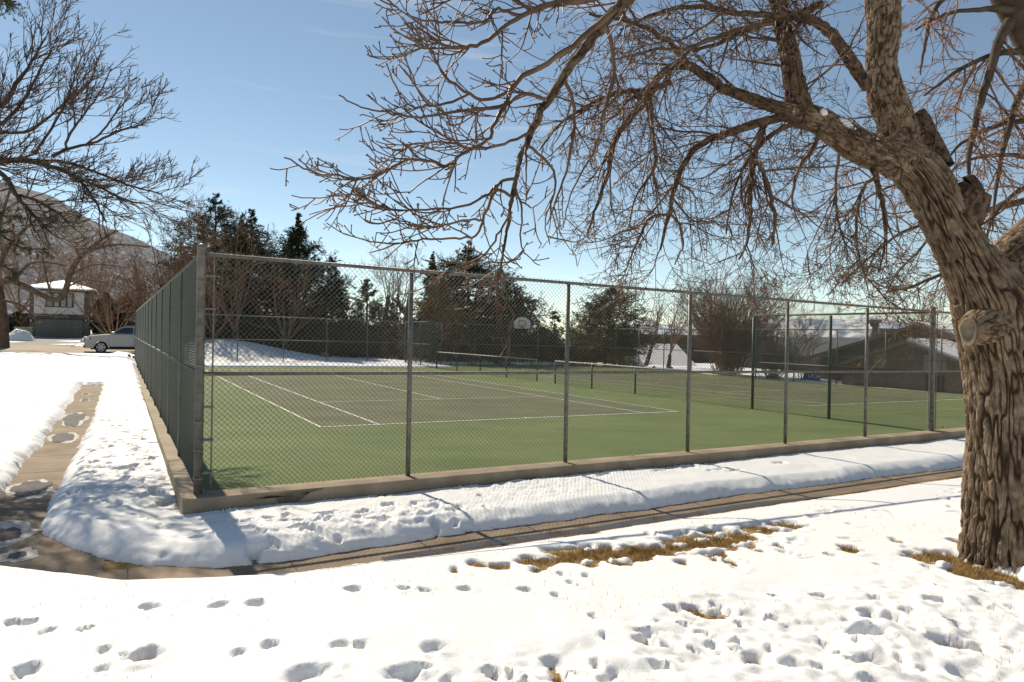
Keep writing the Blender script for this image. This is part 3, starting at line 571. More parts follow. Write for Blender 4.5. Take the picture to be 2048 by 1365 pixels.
thin = [  # guided limbs below bark size
    ([(1575, 222, 28), (1510, 201, 25), (1449, 176, 22), (1404, 150, 19), (1379, 131, 18), (1330, 140, 15), (1297, 193, 15), (1256, 242, 14), (1227, 287, 12), (1215, 350, 9), (1190, 420, 6), (1175, 470, 4)], 6.6, 6.2),
    ([(1572, 232, 20), (1510, 246, 19), (1453, 267, 17), (1404, 287, 14), (1367, 332, 12), (1346, 390, 10), (1338, 431, 8), (1320, 500, 4)], 6.6, 6.3),
    ([(1338, 428, 7), (1300, 437, 7), (1282, 470, 6), (1262, 513, 4), (1250, 545, 3)], 6.3, 6.2),
    ([(1338, 425, 6), (1358, 450, 5), (1366, 490, 4), (1350, 530, 3)], 6.3, 6.3),
    ([(1535, 236, 17), (1522, 267, 16), (1510, 312, 14), (1502, 350, 12), (1500, 410, 9), (1497, 470, 6), (1480, 520, 4)], 6.6, 6.5),
    ([(1510, 316, 11), (1528, 350, 10), (1541, 395, 10), (1551, 439, 8), (1545, 490, 4)], 6.5, 6.6),
    ([(1605, 248, 12), (1560, 258, 11), (1520, 290, 9), (1490, 330, 7), (1462, 400, 5), (1452, 470, 3)], 6.6, 6.5),
    ([(1640, 262, 12), (1622, 305, 10), (1600, 330, 8), (1585, 390, 5), (1592, 440, 3)], 6.7, 6.6),
    ([(1745, 330, 14), (1756, 370, 11), (1768, 415, 10), (1772, 450, 8), (1768, 500, 5), (1757, 545, 3)], 7.0, 6.8),
    ([(1752, 350, 9), (1725, 380, 8), (1714, 430, 7), (1712, 480, 6), (1725, 540, 4), (1750, 575, 3)], 7.0, 6.8),
    ([(1680, 305, 8), (1672, 360, 6), (1674, 430, 5), (1688, 480, 4), (1700, 520, 2)], 6.8, 6.8),
    ([(1735, 175, 24), (1700, 120, 26), (1672, 80, 22), (1640, 50, 20), (1595, 34, 18), (1560, 38, 16), (1500, 55, 12), (1440, 85, 9), (1390, 100, 6)], 7.0, 6.0),
    ([(1640, 8, 16), (1610, 25, 15), (1545, 30, 14), (1480, 27, 12), (1430, 18, 11), (1370, 15, 9), (1320, 25, 7), (1240, 60, 4)], 6.4, 5.0),
    ([(1545, 45, 12), (1480, 60, 10), (1420, 80, 9), (1370, 100, 8), (1310, 100, 6), (1220, 120, 4)], 6.2, 5.2),
    ([(1379, 135, 14), (1350, 95, 12), (1300, 60, 10), (1240, 40, 8), (1180, 30, 5)], 6.3, 5.6),
    ([(1340, 165, 14), (1300, 180, 12), (1240, 185, 10), (1180, 210, 8), (1120, 250, 5), (1080, 300, 3)], 6.2, 5.6),
    ([(1300, 195, 11), (1305, 270, 9), (1312, 320, 8), (1300, 350, 7), (1270, 400, 4), (1255, 460, 3)], 6.2, 6.0),
    # the long bough that comes in from above and hangs on the left
    ([(1340, -110, 40), (1290, -40, 34), (1250, 5, 31), (1211, 45, 29), (1174, 90, 26), (1145, 127, 24), (1112, 180, 22), (1077, 234, 20), (1052, 291, 17), (1040, 328, 14), (1030, 369, 12), (1022, 410, 10), (1010, 480, 7), (1003, 530, 5), (996, 556, 4)], 4.6, 3.7),
    ([(1230, 20, 18), (1159, 82, 18), (1089, 131, 15), (1040, 156, 14), (1015, 197, 13), (991, 246, 11), (974, 283, 10), (929, 304, 9), (896, 332, 8), (864, 324, 8), (823, 320, 8), (790, 332, 8), (761, 349, 7), (716, 359, 6), (675, 351, 5), (622, 343, 5), (568, 314, 4)], 4.3, 3.3),
    ([(1040, 156, 9), (1010, 185, 10), (974, 201, 9), (937, 189, 8), (892, 156, 7), (864, 107, 6), (836, 85, 5), (814, 64, 4)], 4.1, 3.6),
    ([(1093, 201, 10), (1050, 190, 9), (1000, 215, 9), (920, 222, 8), (847, 234, 7), (800, 230, 6), (765, 224, 5), (716, 213, 4), (677, 189, 4)], 4.0, 3.4),
    ([(937, 189, 7), (888, 209, 7), (850, 212, 6), (827, 215, 5), (800, 190, 5), (772, 128, 4)], 3.8, 3.5),
    ([(1265, -30, 24), (1150, 5, 18), (1065, 22, 14), (1011, 53, 12), (970, 86, 11), (920, 95, 9), (888, 92, 8), (847, 63, 5), (815, 55, 4)], 4.4, 3.6),
    ([(1180, -20, 14), (1093, 8, 11), (1040, 30, 10), (995, 20, 9), (965, 45, 8), (937, 45, 7), (895, 45, 6), (847, 41, 5), (812, 28, 4), (790, 12, 4)], 4.4, 3.6),
    ([(1065, 25, 10), (1010, -10, 8), (960, -20, 6), (900, 0, 5), (860, 10, 4)], 4.3, 3.8),
    ([(1034, 355, 9), (1003, 365, 9), (985, 380, 9), (970, 394, 8), (921, 414, 7), (855, 418, 6), (800, 420, 5), (765, 414, 4), (736, 402, 4)], 3.8, 3.4),
    ([(1024, 395, 8), (991, 382, 9), (970, 431, 8), (950, 472, 7), (900, 478, 6), (847, 480, 6), (786, 488, 5), (724, 482, 4)], 3.8, 3.5),
    ([(966, 440, 7), (930, 440, 6), (888, 451, 6), (840, 455, 5), (796, 440, 4), (770, 430, 4)], 3.7, 3.5),
    ([(1030, 372, 7), (1045, 420, 6), (1040, 480, 5), (1050, 510, 3)], 3.8, 3.8),
    ([(1020, 430, 7), (990, 480, 6), (960, 520, 5), (920, 540, 4), (880, 545, 3)], 3.8, 3.7),
    ([(1060, 265, 9), (1000, 290, 8), (950, 300, 8), (900, 285, 6), (830, 290, 5), (790, 310, 4)], 3.9, 3.5),
    ([(1052, 291, 9), (1100, 330, 8), (1110, 380, 6), (1090, 440, 4), (1100, 490, 3)], 4.0, 4.1),
    ([(1130, 150, 12), (1150, 230, 10), (1140, 310, 8), (1120, 380, 6), (1095, 450, 4)], 4.4, 4.6),
    ([(1211, 45, 12), (1230, 130, 10), (1210, 220, 8), (1190, 300, 7), (1150, 370, 5), (1130, 430, 3)], 4.9, 5.2),
]
gl = [guide(*q) for q in thin]; gl = [(P, R_*(.92 if i < 17 else .74)) for i, (P, R_) in enumerate(gl)]
for k, (P, R_) in enumerate(gl[:18]):
    if R_[0] > .028: bark_tube('limb', P, R_, big, 26, .016, .006, .022, .06, 50+k)
    else: V, Q = tubes(P[None], R_[None], 8); raw('limb', V, [Q], m_twig, big, smooth=True)
V, Q = merge(*[tubes(P[None], R_[None], 6) for (P, R_) in gl[18:]])
tw = [(V, Q)]
up = lambda x: (0, 0, -.05+.22*x)
near_spec = [dict(den=6.5, ang=(.35, .9), lo=.3, hi=1., L=.62, taper=.6, n=7, wig=.085, trop=up, r0=1.3, rk=.85, x0=.08), dict(den=7.5, ang=(.45, 1.), lo=.25, hi=.8, L=.27, n=5, wig=.09, trop=(0, 0, .06), bud=1.3), dict(den=7, ang=(.6, 1.2), lo=.2, hi=.7, L=.12, n=3, wig=.12, trop=(0, 0, .05), bud=1.6)]
def mids(gs, per_m, L_, r0, r1, trop, ang, pull=None, x0=.1):
    out = []
    for (P, R_) in gs:
        Lg = np.linalg.norm(np.diff(P, axis=0), axis=1).sum()
        a = sprout(P[None], R_[None], np.array([Lg*per_m]), rg, x0, ang, .55, 1., .6, .6, pull, L_)
        pts, rd = grow(a[0], a[1], a[2]*1., np.clip(a[3], r1*1.6, r0), np.full(len(a[0]), r1), 10, .10, trop, rg); out += [(pts[i], rd[i]) for i in range(len(pts))]
    return out
nm = mids(gl[17:], 2.6, .52, .008, .0034, lambda x: (-.02, -.02, -.03+.17*x), (.4, .9), (-.3, 0, .25))
tw += [tubes(np.stack([q[0] for q in nm]), np.stack([q[1] for q in nm]), 5)]
tw += crown(gl[17:]+nm, rg, near_spec, .0027)[0]
hang = lambda x: (0, 0, -.08+.14*x)
far_spec = [dict(den=6.8, ang=(.45, 1.1), lo=.3, hi=1., L=.85, n=8, wig=.09, trop=hang, r0=1.4, rk=.8, x0=.05), dict(den=8, ang=(.5, 1.15), lo=.25, hi=.85, L=.52, n=6, wig=.10, trop=(0, 0, -.02)), dict(den=7.5, ang=(.5, 1.2), lo=.2, hi=.8, L=.24, n=4, wig=.11), dict(den=7, ang=(.5, 1.2), lo=.3, hi=.9, L=.1, n=2, wig=.1)]
fm_ = mids(gl[:17]+[guide(*q[:3]) for q in limbs[1:3]], 2.6, 1.15, .014, .004, lambda x: (0, -.02, -.10+.24*x), (.4, 1.1), (0, 0, .25))
tw += [tubes(np.stack([q[0] for q in fm_]), np.stack([q[1] for q in fm_]), 6)]
tw += crown(gl[:17]+fm_, rg, far_spec, .0022)[0]
# shoots from the heavy limbs
heavy = [guide(q[0], q[1], q[2]) for q in limbs[:4]] + [guide(trunk[7:], 7.13, 7.15)]
tw += crown(heavy, rg, [dict(den=8, ang=(.8, 1.5), lo=.3, hi=1., L=1.15, n=8, wig=.09, trop=lambda x: (0, 0, .02), r0=1.6, x0=.05), dict(den=7.5, ang=(.5, 1.1), lo=.2, hi=.8, L=.45, n=5, wig=.1), dict(den=8, ang=(.5, 1.1), lo=.2, hi=.8, L=.2, n=3, wig=.12)], .0023)[0]
V, Q = merge(*tw); print('hero twigs', len(Q)); raw('crown', V, [Q], m_twig, big, smooth=True)
# sawn limb scars and snow on the limb
def scar(u, v, Y, wd, ht, nrm, parent, mt=None):
    p = at(u, v, Y); nrm = unit(np.array(nrm, float)); a = unit(np.cross(nrm, [0, 0, 1.])); b = np.cross(a, nrm); n = 40; V, Fq = [], []
    prof = [(1.35, -.05), (1.28, .0), (1.12, .028), (.96, .02), (.86, .0), (.6, -.004), (.3, -.006), (.02, -.004)]
    for (r_, h) in prof:
        for k in range(n):
            q = k*2*math.pi/n; w_ = 1+.05*math.sin(3*q+1)+.03*math.sin(7*q); V.append(p+a*math.cos(q)*r_*wd*w_+b*math.sin(q)*r_*ht*w_+nrm*h)
    for i in range(len(prof)-1):
        for k in range(n): Fq.append((i*n+k, i*n+(k+1) % n, (i+1)*n+(k+1) % n, (i+1)*n+k))
    return raw('branch_scar', V, [np.array(Fq)], mt or m_cut, parent, smooth=True)
m_cut = M('cut_wood', (.23, .175, .12), (.36, .29, .215), 12, .85, .4, 40)
scar(1936, 661, 6.83, .055, .11, (-.62, -.75, .12), big)
scar(1953, 374, 6.98, .075, .12, (.8, -.35, .45), big, m_barkd)
scar(1727, 154, 6.8, .03, .034, (-.5, -.85, 0), big, m_barkd)
for (pl, Y) in (([(1672, 238), (1690, 246), (1712, 260)], 6.72), ([(1706, 258), (1728, 270), (1748, 279), (1762, 284)], 6.86), ([(1855, 330), (1870, 338)], 7.15), ([(1640, 222), (1655, 229)], 6.62)):
    P = smooth([at(u, v, Y) for u, v in pl], 14); r_ = .036*np.sin(np.linspace(.25, 2.9, 14))*(1+.12*rg.normal(0, 1, 14)); V, Q = tubes(P[None], np.maximum(r_, .006)[None], 9)
    raw('snow_patch', V, [Q], m_snow, big, smooth=True)
# ------------------------------------------------------------------ helpers for things placed on a plane t = const or s = const
def pl(u, v, t):
    D_ = ray(u, v); q = c0+t*dv; k = (q@dv)/(D_[0]*dv[0]+D_[1]*dv[1]); P = D_*k; s, _ = inv(P[0], P[1]); return float(s), float(P[2]+CAM_H)
def pls(u, v, s):
    D_ = ray(u, v); q = c0+s*ev; k = (q@ev)/(D_[0]*ev[0]+D_[1]*ev[1]); P = D_*k; _, t = inv(P[0], P[1]); return float(t), float(P[2]+CAM_H)
def W(s, t, z): x, y = st(s, t); return np.array([x, y, z])
def sbox(m, s0, s1, t0, t1, z0, z1): m.hexa([W(s0, t0, z0), W(s1, t0, z0), W(s1, t1, z0), W(s0, t1, z0), W(s0, t0, z1), W(s1, t0, z1), W(s1, t1, z1), W(s0, t1, z1)])
def gz(x, y): return float(base(np.array(float(x)), np.array(float(y))))
# ------------------------------------------------------------------ left: near tree whose crown hangs in from outside, far tree by the street
rl = np.random.default_rng(21)
def bare_guided(name, label, base_pt, tr, limbs_, spec, rmin, mat_l, mat_t, group=None, r_=rl, seeds=None, kk=4):
    root = thing(name, label, 'tree', tuple(base_pt), group)
    P, R_ = guide(*tr); V, Q = tubes(P[None], R_[None], 14); raw('trunk', V, [Q], mat_l, root, smooth=True)
    gl_ = [guide(*q) for q in limbs_]
    for (P, R_) in gl_:
        if R_[0] > rmin*5: V, Q = tubes(P[None], R_[None], 8); raw('limb', V, [Q], mat_l, root, smooth=True)
    tw_ = [tubes(P[None], R_[None], 5) for (P, R_) in gl_ if R_[0] <= rmin*5]
    a, b = crown(gl_, r_, spec, rmin, kk); V, Q = merge(*(tw_+a)); raw('crown', V, [Q], mat_t, root, smooth=True)
    if seeds:
        T_ = b[2]; T_ = T_[r_.random(len(T_)) < seeds[1]]; n = len(T_); m_ = 7
        c_ = np.repeat(T_, m_, 0)+r_.normal(0, seeds[0]*.7, (n*m_, 3)); d1 = r_.normal(0, 1, (n*m_, 3)); d1 = unit(d1)*seeds[0]*r_.uniform(.5, 1.2, (n*m_, 1)); d2 = unit(np.cross(d1, r_.normal(0, 1, d1.shape)))*seeds[0]*.22
        V = np.stack([c_-d1, c_+d2, c_+d1, c_-d2], 1).reshape(-1, 3); raw('seed_tufts', V, [np.arange(len(V)).reshape(-1, 4)], m_seed, root)['kind'] = 'stuff'
    return root
lsp = [dict(den=5, ang=(.35, .8), lo=.4, hi=1., L=1.9, n=9, wig=.07, trop=lambda x: (.05, -.02, .05+.03*x), r0=1.6, taper=.35, rk=.7), dict(den=5.5, ang=(.3, .75), lo=.3, hi=.85, L=1.0, n=6, wig=.09, trop=(.02, 0, .05)), dict(den=7.0, ang=(.35, .8), lo=.25, hi=.8, L=.42, n=4, wig=.12, trop=(0, 0, .06))]
bx_, by_ = -17.5, 15.5
bare_guided('bare_tree', 'bare dark tree whose fine upswept crown hangs in at the upper left', (bx_, by_, gz(bx_, by_)), ([(-520, 860, 90), (-500, 700, 78), (-460, 520, 70), (-420, 400, 60), (-380, 330, 46)], 15.5, 15.2, 20), [
    ([(-420, 400, 40), (-250, 345, 26), (-80, 326, 17), (0, 322, 13), (60, 322, 11), (110, 335, 9), (150, 352, 7), (185, 395, 5), (212, 445, 3)], 15.2, 14.6),
    ([(60, 322, 8), (130, 325, 6), (200, 348, 5), (260, 372, 4), (325, 388, 2)], 14.8, 14.4), ([(105, 312, 7), (140, 297, 6), (190, 285, 5), (240, 262, 4), (292, 248, 2)], 14.8, 14.6),
    ([(132, 298, 5), (136, 276, 5), (168, 230, 4), (200, 185, 3), (222, 138, 2)], 14.8, 14.8), ([(169, 292, 4), (205, 262, 4), (240, 215, 3), (262, 190, 2)], 14.8, 14.6), ([(70, 308, 6), (95, 270, 5), (128, 215, 4), (150, 150, 3), (165, 110, 2)], 15, 15),
    ([(-380, 330, 26), (-200, 260, 18), (-80, 225, 13), (0, 212, 10), (32, 168, 8), (60, 130, 5), (90, 75, 3)], 15.2, 15.5), ([(-30, 250, 9), (0, 248, 7), (40, 212, 6), (85, 132, 4), (108, 92, 2)], 15.2, 15), ([(0, 265, 7), (60, 262, 5), (120, 215, 4), (160, 170, 2)], 15.4, 15.6),
    ([(-200, 360, 14), (-60, 330, 11), (0, 345, 10), (30, 385, 9), (50, 412, 8), (75, 440, 6), (105, 468, 3)], 14.5, 14.), ([(38, 392, 7), (70, 400, 6), (105, 420, 6), (140, 447, 3)], 14.2, 14.), ([(150, 352, 6), (200, 375, 5), (250, 400, 4), (300, 410, 2)], 14.6, 14.4), ([(0, 322, 7), (-30, 380, 6), (-20, 440, 4)], 15, 15.4),
    ([(-380, 330, 30), (-300, 180, 22), (-200, 60, 16), (-80, -60, 10), (0, -120, 5)], 15.2, 15), ([(-420, 400, 34), (-350, 180, 24), (-330, -20, 16), (-280, -200, 8)], 15.2, 16), ([(-300, 300, 20), (-200, 420, 14), (-120, 470, 10), (-60, 500, 5)], 14.6, 13.)], lsp, .0055, m_barkd, m_twigd)
fsp = [dict(den=1.3, ang=(.5, 1.1), lo=.35, hi=1., L=3.4, n=8, wig=.14, trop=lambda x: (0, 0, .04), r0=1.6), dict(den=1.7, ang=(.5, 1.1), lo=.3, hi=.9, L=1.7, n=6, wig=.16), dict(den=2.2, ang=(.5, 1.1), lo=.3, hi=.8, L=.8, n=3, wig=.15)]
p_ = at(8, 702, 52.5)
bare_guided('bare_tree', 'broad bare tree with a thick low forked limb by the street left of the house', (p_[0], p_[1], gz(p_[0], p_[1])), ([(8, 712, 24), (8, 690, 19), (7, 650, 17), (3, 610, 16), (-3, 575, 15), (-12, 540, 12)], 52.5, 52.5, 20), [
    ([(-6, 566, 15), (20, 562, 13), (50, 572, 13), (80, 588, 12), (105, 598, 12), (122, 597, 11), (133, 575, 11), (140, 548, 10), (158, 517, 8), (176, 500, 7), (205, 478, 5), (235, 462, 3)], 52, 50), ([(172, 503, 6), (230, 490, 5), (300, 494, 3)], 50.5, 50), ([(160, 515, 5), (152, 492, 4), (170, 478, 3)], 50.5, 50),
    ([(30, 556, 7), (45, 540, 6), (62, 527, 5), (95, 525, 4), (135, 532, 3)], 52, 51), ([(105, 596, 4), (95, 565, 4), (88, 530, 3), (85, 500, 2)], 51, 51), ([(-10, 545, 10), (20, 490, 7), (60, 450, 5), (100, 420, 3)], 52.5, 53), ([(-12, 540, 9), (0, 450, 6), (20, 380, 4)], 52.5, 53), ([(133, 575, 4), (170, 560, 3), (215, 565, 2)], 51, 51), ([(140, 550, 4), (190, 530, 3), (250, 535, 2)], 51, 50), ([(0, 600, 6), (40, 610, 4), (75, 640, 3)], 52, 52), ([(60, 450, 4), (120, 455, 3), (180, 440, 2)], 53, 53)], fsp, .0125, m_bark_pale, m_twigb)
# right background: trees full of tan seed tufts
rsp = [dict(den=3.2, ang=(.4, 1.1), lo=.35, hi=1., L=1.7, n=8, wig=.12, trop=lambda x: (0, 0, -.10+.12*x), r0=1.5), dict(den=4.2, ang=(.4, 1.1), lo=.3, hi=.85, L=.85, n=6, wig=.14, trop=(0, 0, -.02)), dict(den=5.0, ang=(.5, 1.1), lo=.25, hi=.8, L=.36, n=3, wig=.15)]
p_ = at(2330, 900, 11.5)
bare_guided('seed_tree', 'brown bare tree hung with tan seed tufts behind the big trunk at far right', (p_[0], p_[1], gz(p_[0], p_[1])), ([(2350, 980, 120), (2320, 700, 105), (2240, 420, 90), (2150, 220, 76), (2080, 100, 64), (2030, 18, 58), (1990, -60, 52), (1940, -180, 40)], 11.5, 10.8, 26), [
    ([(2030, 30, 26), (2000, 78, 20), (1982, 140, 16), (1958, 215, 13), (1942, 290, 10), (1936, 360, 6), (1925, 430, 3)], 10.9, 10.6), ([(2090, 110, 24), (2040, 190, 14), (2010, 290, 10), (1990, 390, 6), (1985, 460, 3)], 11, 10.6), ([(2030, 20, 18), (1960, 20, 10), (1890, 30, 7), (1830, 60, 4)], 10.8, 10.5),
    ([(2080, 100, 20), (1990, 110, 11), (1920, 140, 8), (1850, 190, 4)], 11, 11), ([(2150, 220, 26), (2080, 240, 14), (2000, 250, 10), (1920, 290, 6), (1870, 350, 3)], 11.2, 11.4), ([(2200, 330, 28), (2110, 350, 15), (2040, 380, 10), (1990, 430, 6), (1960, 520, 3)], 11.2, 11.), ([(1990, -60, 22), (1920, -30, 14), (1870, 20, 9), (1850, 90, 6), (1840, 150, 3)], 10.8, 10.6), ([(2250, 450, 28), (2150, 520, 14), (2080, 570, 8), (2040, 640, 4)], 11.3, 11.2)], rsp, .0042, m_barkd, m_twigb, 'trees hung with seed tufts', seeds=(.04, .55))
p_ = at(2280, 820, 17)
bare_guided('seed_tree', 'farther bare tree with drooping seed hung twigs below the big forked limb', (p_[0], p_[1], gz(p_[0], p_[1])), ([(2290, 830, 80), (2270, 650, 70), (2220, 480, 60), (2160, 380, 44)], 17, 16.5, 16), [
    ([(2200, 430, 30), (2080, 400, 16), (1980, 420, 12), (1880, 440, 9), (1800, 468, 6), (1740, 515, 4), (1690, 562, 2)], 16.5, 15.), ([(1960, 425, 8), (1880, 380, 6), (1800, 370, 5), (1730, 400, 3), (1690, 450, 2)], 15.5, 15), ([(2220, 480, 24), (2080, 500, 12), (1960, 520, 9), (1880, 550, 7), (1820, 575, 5), (1775, 582, 3)], 16.5, 15.5), ([(2200, 440, 20), (2100, 330, 12), (2000, 310, 8), (1920, 330, 5), (1850, 390, 3)], 16.5, 16),
    ([(1990, 515, 7), (1960, 570, 5), (1960, 640, 3)], 16, 15.6), ([(2160, 380, 20), (2120, 250, 12), (2060, 150, 7), (2000, 90, 4)], 16.5, 17), ([(1800, 470, 4), (1780, 400, 3), (1720, 340, 3), (1660, 330, 2)], 15, 15), ([(2080, 400, 8), (2060, 300, 6), (1990, 200, 4), (1930, 180, 2)], 16.5, 17), ([(1880, 440, 5), (1840, 500, 4), (1800, 540, 3), (1765, 600, 2)], 15.4, 15)], rsp, .0046, m_barkd, m_twigb, 'trees hung with seed tufts', seeds=(.045, .55))
# ------------------------------------------------------------------ spruce sprigs hanging in at the far left
m_n1 = M('spruce_needles', (.05, .065, .02), (.12, .13, .04), 3, .7)
m_n2 = M('dark_needles', (.018, .024, .012), (.05, .058, .027), .9, .8)
m_n3 = M('blue_needles', (.022, .031, .022), (.055, .068, .05), .9, .8)
m_n4 = M('ochre_needles', (.15, .09, .02), (.26, .16, .045), .9, .8)
m_n5 = M('olive_needles', (.045, .047, .014), (.13, .115, .032), .7, .8)
m_cone = M('cone', (.09, .035, .015), (.16, .07, .03), 20, .8)
rs = np.random.default_rng(33)
spr = thing('spruce_tree', 'green spruce branches with brown cones poking in from the left edge', 'tree', (-13.6, 12.5, gz(-13.6, 12.5)))
m = MB(); m.tube([(-13.6, 12.5, gz(-13.6, 12.5)-.1), (-13.6, 12.5, 5), (-13.6, 12.5, 9.5)], [.22, .15, .03], 10); m.build('trunk', m_barkd, spr, True)
def needles(axisP, dens, ln, r_):
    """short needles around twig polylines (N,n,3)"""
    a, b = axisP[:, :-1].reshape(-1, 3), axisP[:, 1:].reshape(-1, 3); L = np.linalg.norm(b-a, axis=1); cnt = np.maximum(1, (L*dens).astype(int)); i = np.repeat(np.arange(len(a)), cnt); x = r_.random(len(i))[:, None]
    p = a[i]*(1-x)+b[i]*x; T = unit(b[i]-a[i]); rv = r_.normal(0, 1, p.shape); pe = unit(rv-T*(rv*T).sum(1, keepdims=True)); d_ = unit(T*.7+pe); w_ = unit(np.cross(d_, rv))*ln*.09
    t_ = p+d_*ln*r_.uniform(.7, 1.2, (len(p), 1)); return np.stack([p-w_, p+w_, t_], 1).reshape(-1, 3)
gsp = [guide(q, a, b, 12) for q, a, b in [([(-200, 400, 14), (-80, 440, 8), (0, 470, 5), (40, 495, 4), (95, 500, 2)], 12.4, 11.6), ([(-200, 380, 12), (-60, 425, 7), (0, 432, 5), (45, 433, 2)], 12.4, 11.6), ([(-200, 450, 12), (-60, 500, 7), (0, 530, 4), (30, 545, 2)], 12.4, 11.8), ([(-160, -120, 10), (-50, -30, 6), (0, 0, 4), (18, 10, 2)], 12.4, 11.4), ([(-200, 330, 10), (-100, 390, 6), (-20, 410, 3)], 12.4, 12), ([(-220, 480, 10), (-120, 560, 6), (-40, 600, 3)], 12.4, 12), ([(-300, 100, 12), (-150, 200, 7), (-30, 260, 3)], 12.5, 12.2)]]
for (P, R_) in gsp: V, Q = tubes(P[None], R_[None], 6); raw('limb', V, [Q], m_barkd, spr, smooth=True)
pa, pb = crown(gsp, rs, [dict(den=13, ang=(.6, 1.1), lo=.35, hi=1., L=.42, n=5, wig=.08, trop=(0, 0, -.06), x0=.3), dict(den=11, ang=(.5, 1.), lo=.4, hi=.9, L=.16, n=3, wig=.06, trop=(0, 0, -.05))], .003, 4)
V, Q = merge(*pa); raw('twigs', V, [Q], m_barkd, spr)
V = np.concatenate([needles(pb[0], 520, .036, rs)]+[needles(P[None], 420, .03, rs) for (P, R_) in gsp]); raw('needles', V, [np.arange(len(V)).reshape(-1, 3)], m_n1, spr)
for u, v in [(20, 440), (26, 452), (38, 436), (28, 470), (14, 503), (60, 505), (75, 512), (87, 500), (96, 507), (27, 488), (19, 3)]:
    p = at(u, v, 11.6); m = MB(); m.tube([p+np.array([0, 0, z]) for z in (.04, .03, .0, -.04, -.06)], [.006, .017, .022, .016, .004], 9); m.build('cone', m_cone, spr, True)
# ------------------------------------------------------------------ conifers beyond the courts
rc = np.random.default_rng(5)
def conifer(name, label, u, vt, hw, Y, mat, prof=.8, droop=-.25, dens=1., layered=0., lean=0., group='evergreen trees beyond the courts', lo=.05, gaps=.12, wide0=.6):
    top = at(u, vt, Y); x, y = top[0]-lean, top[1]; z0 = gz(x, y); H = top[2]-z0; Rm = hw*Y/f*(1.5 if prof > .55 else 1.2)
    root = thing(name, label, 'tree', (x, y, z0), group)
    ax = lambda h: np.stack([x+lean*h, y+0*h, z0+H*h], -1)
    m = MB(); m.tube([ax(np.array(q)) for q in (-.02, .3, .7, .97)], [.017*H+.05, .013*H+.03, .007*H+.02, .015], 9); m.build('trunk', m_barkd, root, True)
    nb = int((60+H*13)*dens); h = lo+(.985-lo)*rc.random(nb)**.95
    if layered: nl = int(H/ .75); h = lo+(.985-lo)*(np.round((h-lo)/(.985-lo)*nl)+rc.normal(0, .13, nb))/nl; h = np.clip(h, lo, .985)
    pf = (np.clip((1-h)/.28, 0, 1)**.6)*np.minimum((1-h)**(prof*1.1), wide0+(1-wide0)*np.minimum(1, h/.18)); L = Rm*np.maximum(pf, .03)*rc.uniform(.5, 1.18, nb); L *= 1+.45*vn(h*9, rc.random(nb)*0+hw, 3)
    keep = vn(h*7, np.floor(rc.random(nb)*8)*3.1, 9)+.5 > gaps; h, L = h[keep], L[keep]; nb = len(h)
    az = rc.uniform(0, 6.283, nb); el = droop*(1-h)+ .55*h**2*(1 if droop < .2 else 2); Dr = np.stack([np.cos(az)*np.cos(el), np.sin(az)*np.cos(el), np.sin(el)], -1)
    pts, rd = grow(ax(h), Dr, L, .012+.012*L, np.full(nb, .006), 5, .07, lambda q: (0, 0, -.05+.14*q), rc)
    V1, Q1 = tubes(pts, rd, 3)
    P2, D2, L2, R2 = sprout(pts, rd, 3+3.2*L, rc, .15, (.5, 1.1), .25, .6, .4, L_=None); L2 = np.clip(L2, .18, .9)
    p2, r2 = grow(P2, D2, L2, np.full(len(P2), .008), np.full(len(P2), .004), 3, .08, (0, 0, -.04), rc)
    def cards(pp, per, ln, wd):
        a, b = pp[:, :-1].reshape(-1, 3), pp[:, 1:].reshape(-1, 3); i = np.repeat(np.arange(len(a)), per); q = rc.random(len(i))[:, None]; c_ = a[i]*(1-q)+b[i]*q; T = unit(b[i]-a[i])
        d_ = unit(T+rc.normal(0, .38, c_.shape)+np.array([0, 0, -.10]))*ln*np.clip((1.03-(c_[:, 2:]-z0)/H)/.28, .3, 1)*rc.uniform(.6, 1.3, (len(i), 1)); w_ = unit(np.cross(d_, rc.normal(0, 1, c_.shape)))*wd*rc.uniform(.6, 1.3, (len(i), 1))
        return np.stack([c_-w_*.6, c_+d_*.55-w_, c_+d_, c_+d_*.5+w_], 1).reshape(-1, 3)
    ca = np.concatenate([cards(p2, 4, .38, .026), cards(pts[:, 1:], 4, .38, .028)])
    raw('crown', np.concatenate([V1, ca]), [Q1, len(V1)+np.arange(len(ca)).reshape(-1, 4)], mat, root)
    return root
conifer('spruce_tree', 'tallest broad dark spruce with layered boughs behind the brown shrubs', 432, 388, 132, 62, m_n3, .5, -.12, 1.35, 1, gaps=.2)
conifer('spruce_tree', 'pointed dark spruce close on the right of the tallest one', 503, 418, 92, 59, m_n2, .6, -.2, 1.2)
conifer('spruce_tree', 'slim dark spruce tip between the tallest spruce and its right neighbour', 484, 424, 30, 65, m_n3)
conifer('juniper_tree', 'ragged upswept dark conifer standing alone against open sky', 598, 428, 92, 57, m_n2, .72, .6, 1.3, gaps=.24)
conifer('spruce_tree', 'small slender spire shaped conifer right of the ragged one', 664, 512, 60, 57, m_n2, .85, -.1, gaps=.15)
conifer('pine_tree', 'short bushy olive green pine between slender spire and tan bare tree', 735, 558, 56, 60, m_n5, .5, .2, .9, gaps=.34)
conifer('pine_tree', 'low dark open pine left of the second front fence post', 795, 590, 48, 62, m_n2, .5, .2, .8, gaps=.4)
conifer('cedar_tree', 'golden brown cedar left of the great dark spruce', 884, 548, 68, 55, m_n4, .55, .5, 1.3, wide0=.8)
conifer('spruce_tree', 'narrow dark spruce top rising behind the golden cedar', 865, 502, 30, 64, m_n5, .8)
conifer('spruce_tree', 'great dark spruce with wide boughs behind the hanging twigs', 938, 482, 112, 57, m_n2, .62, -.2, 1.4, 1)
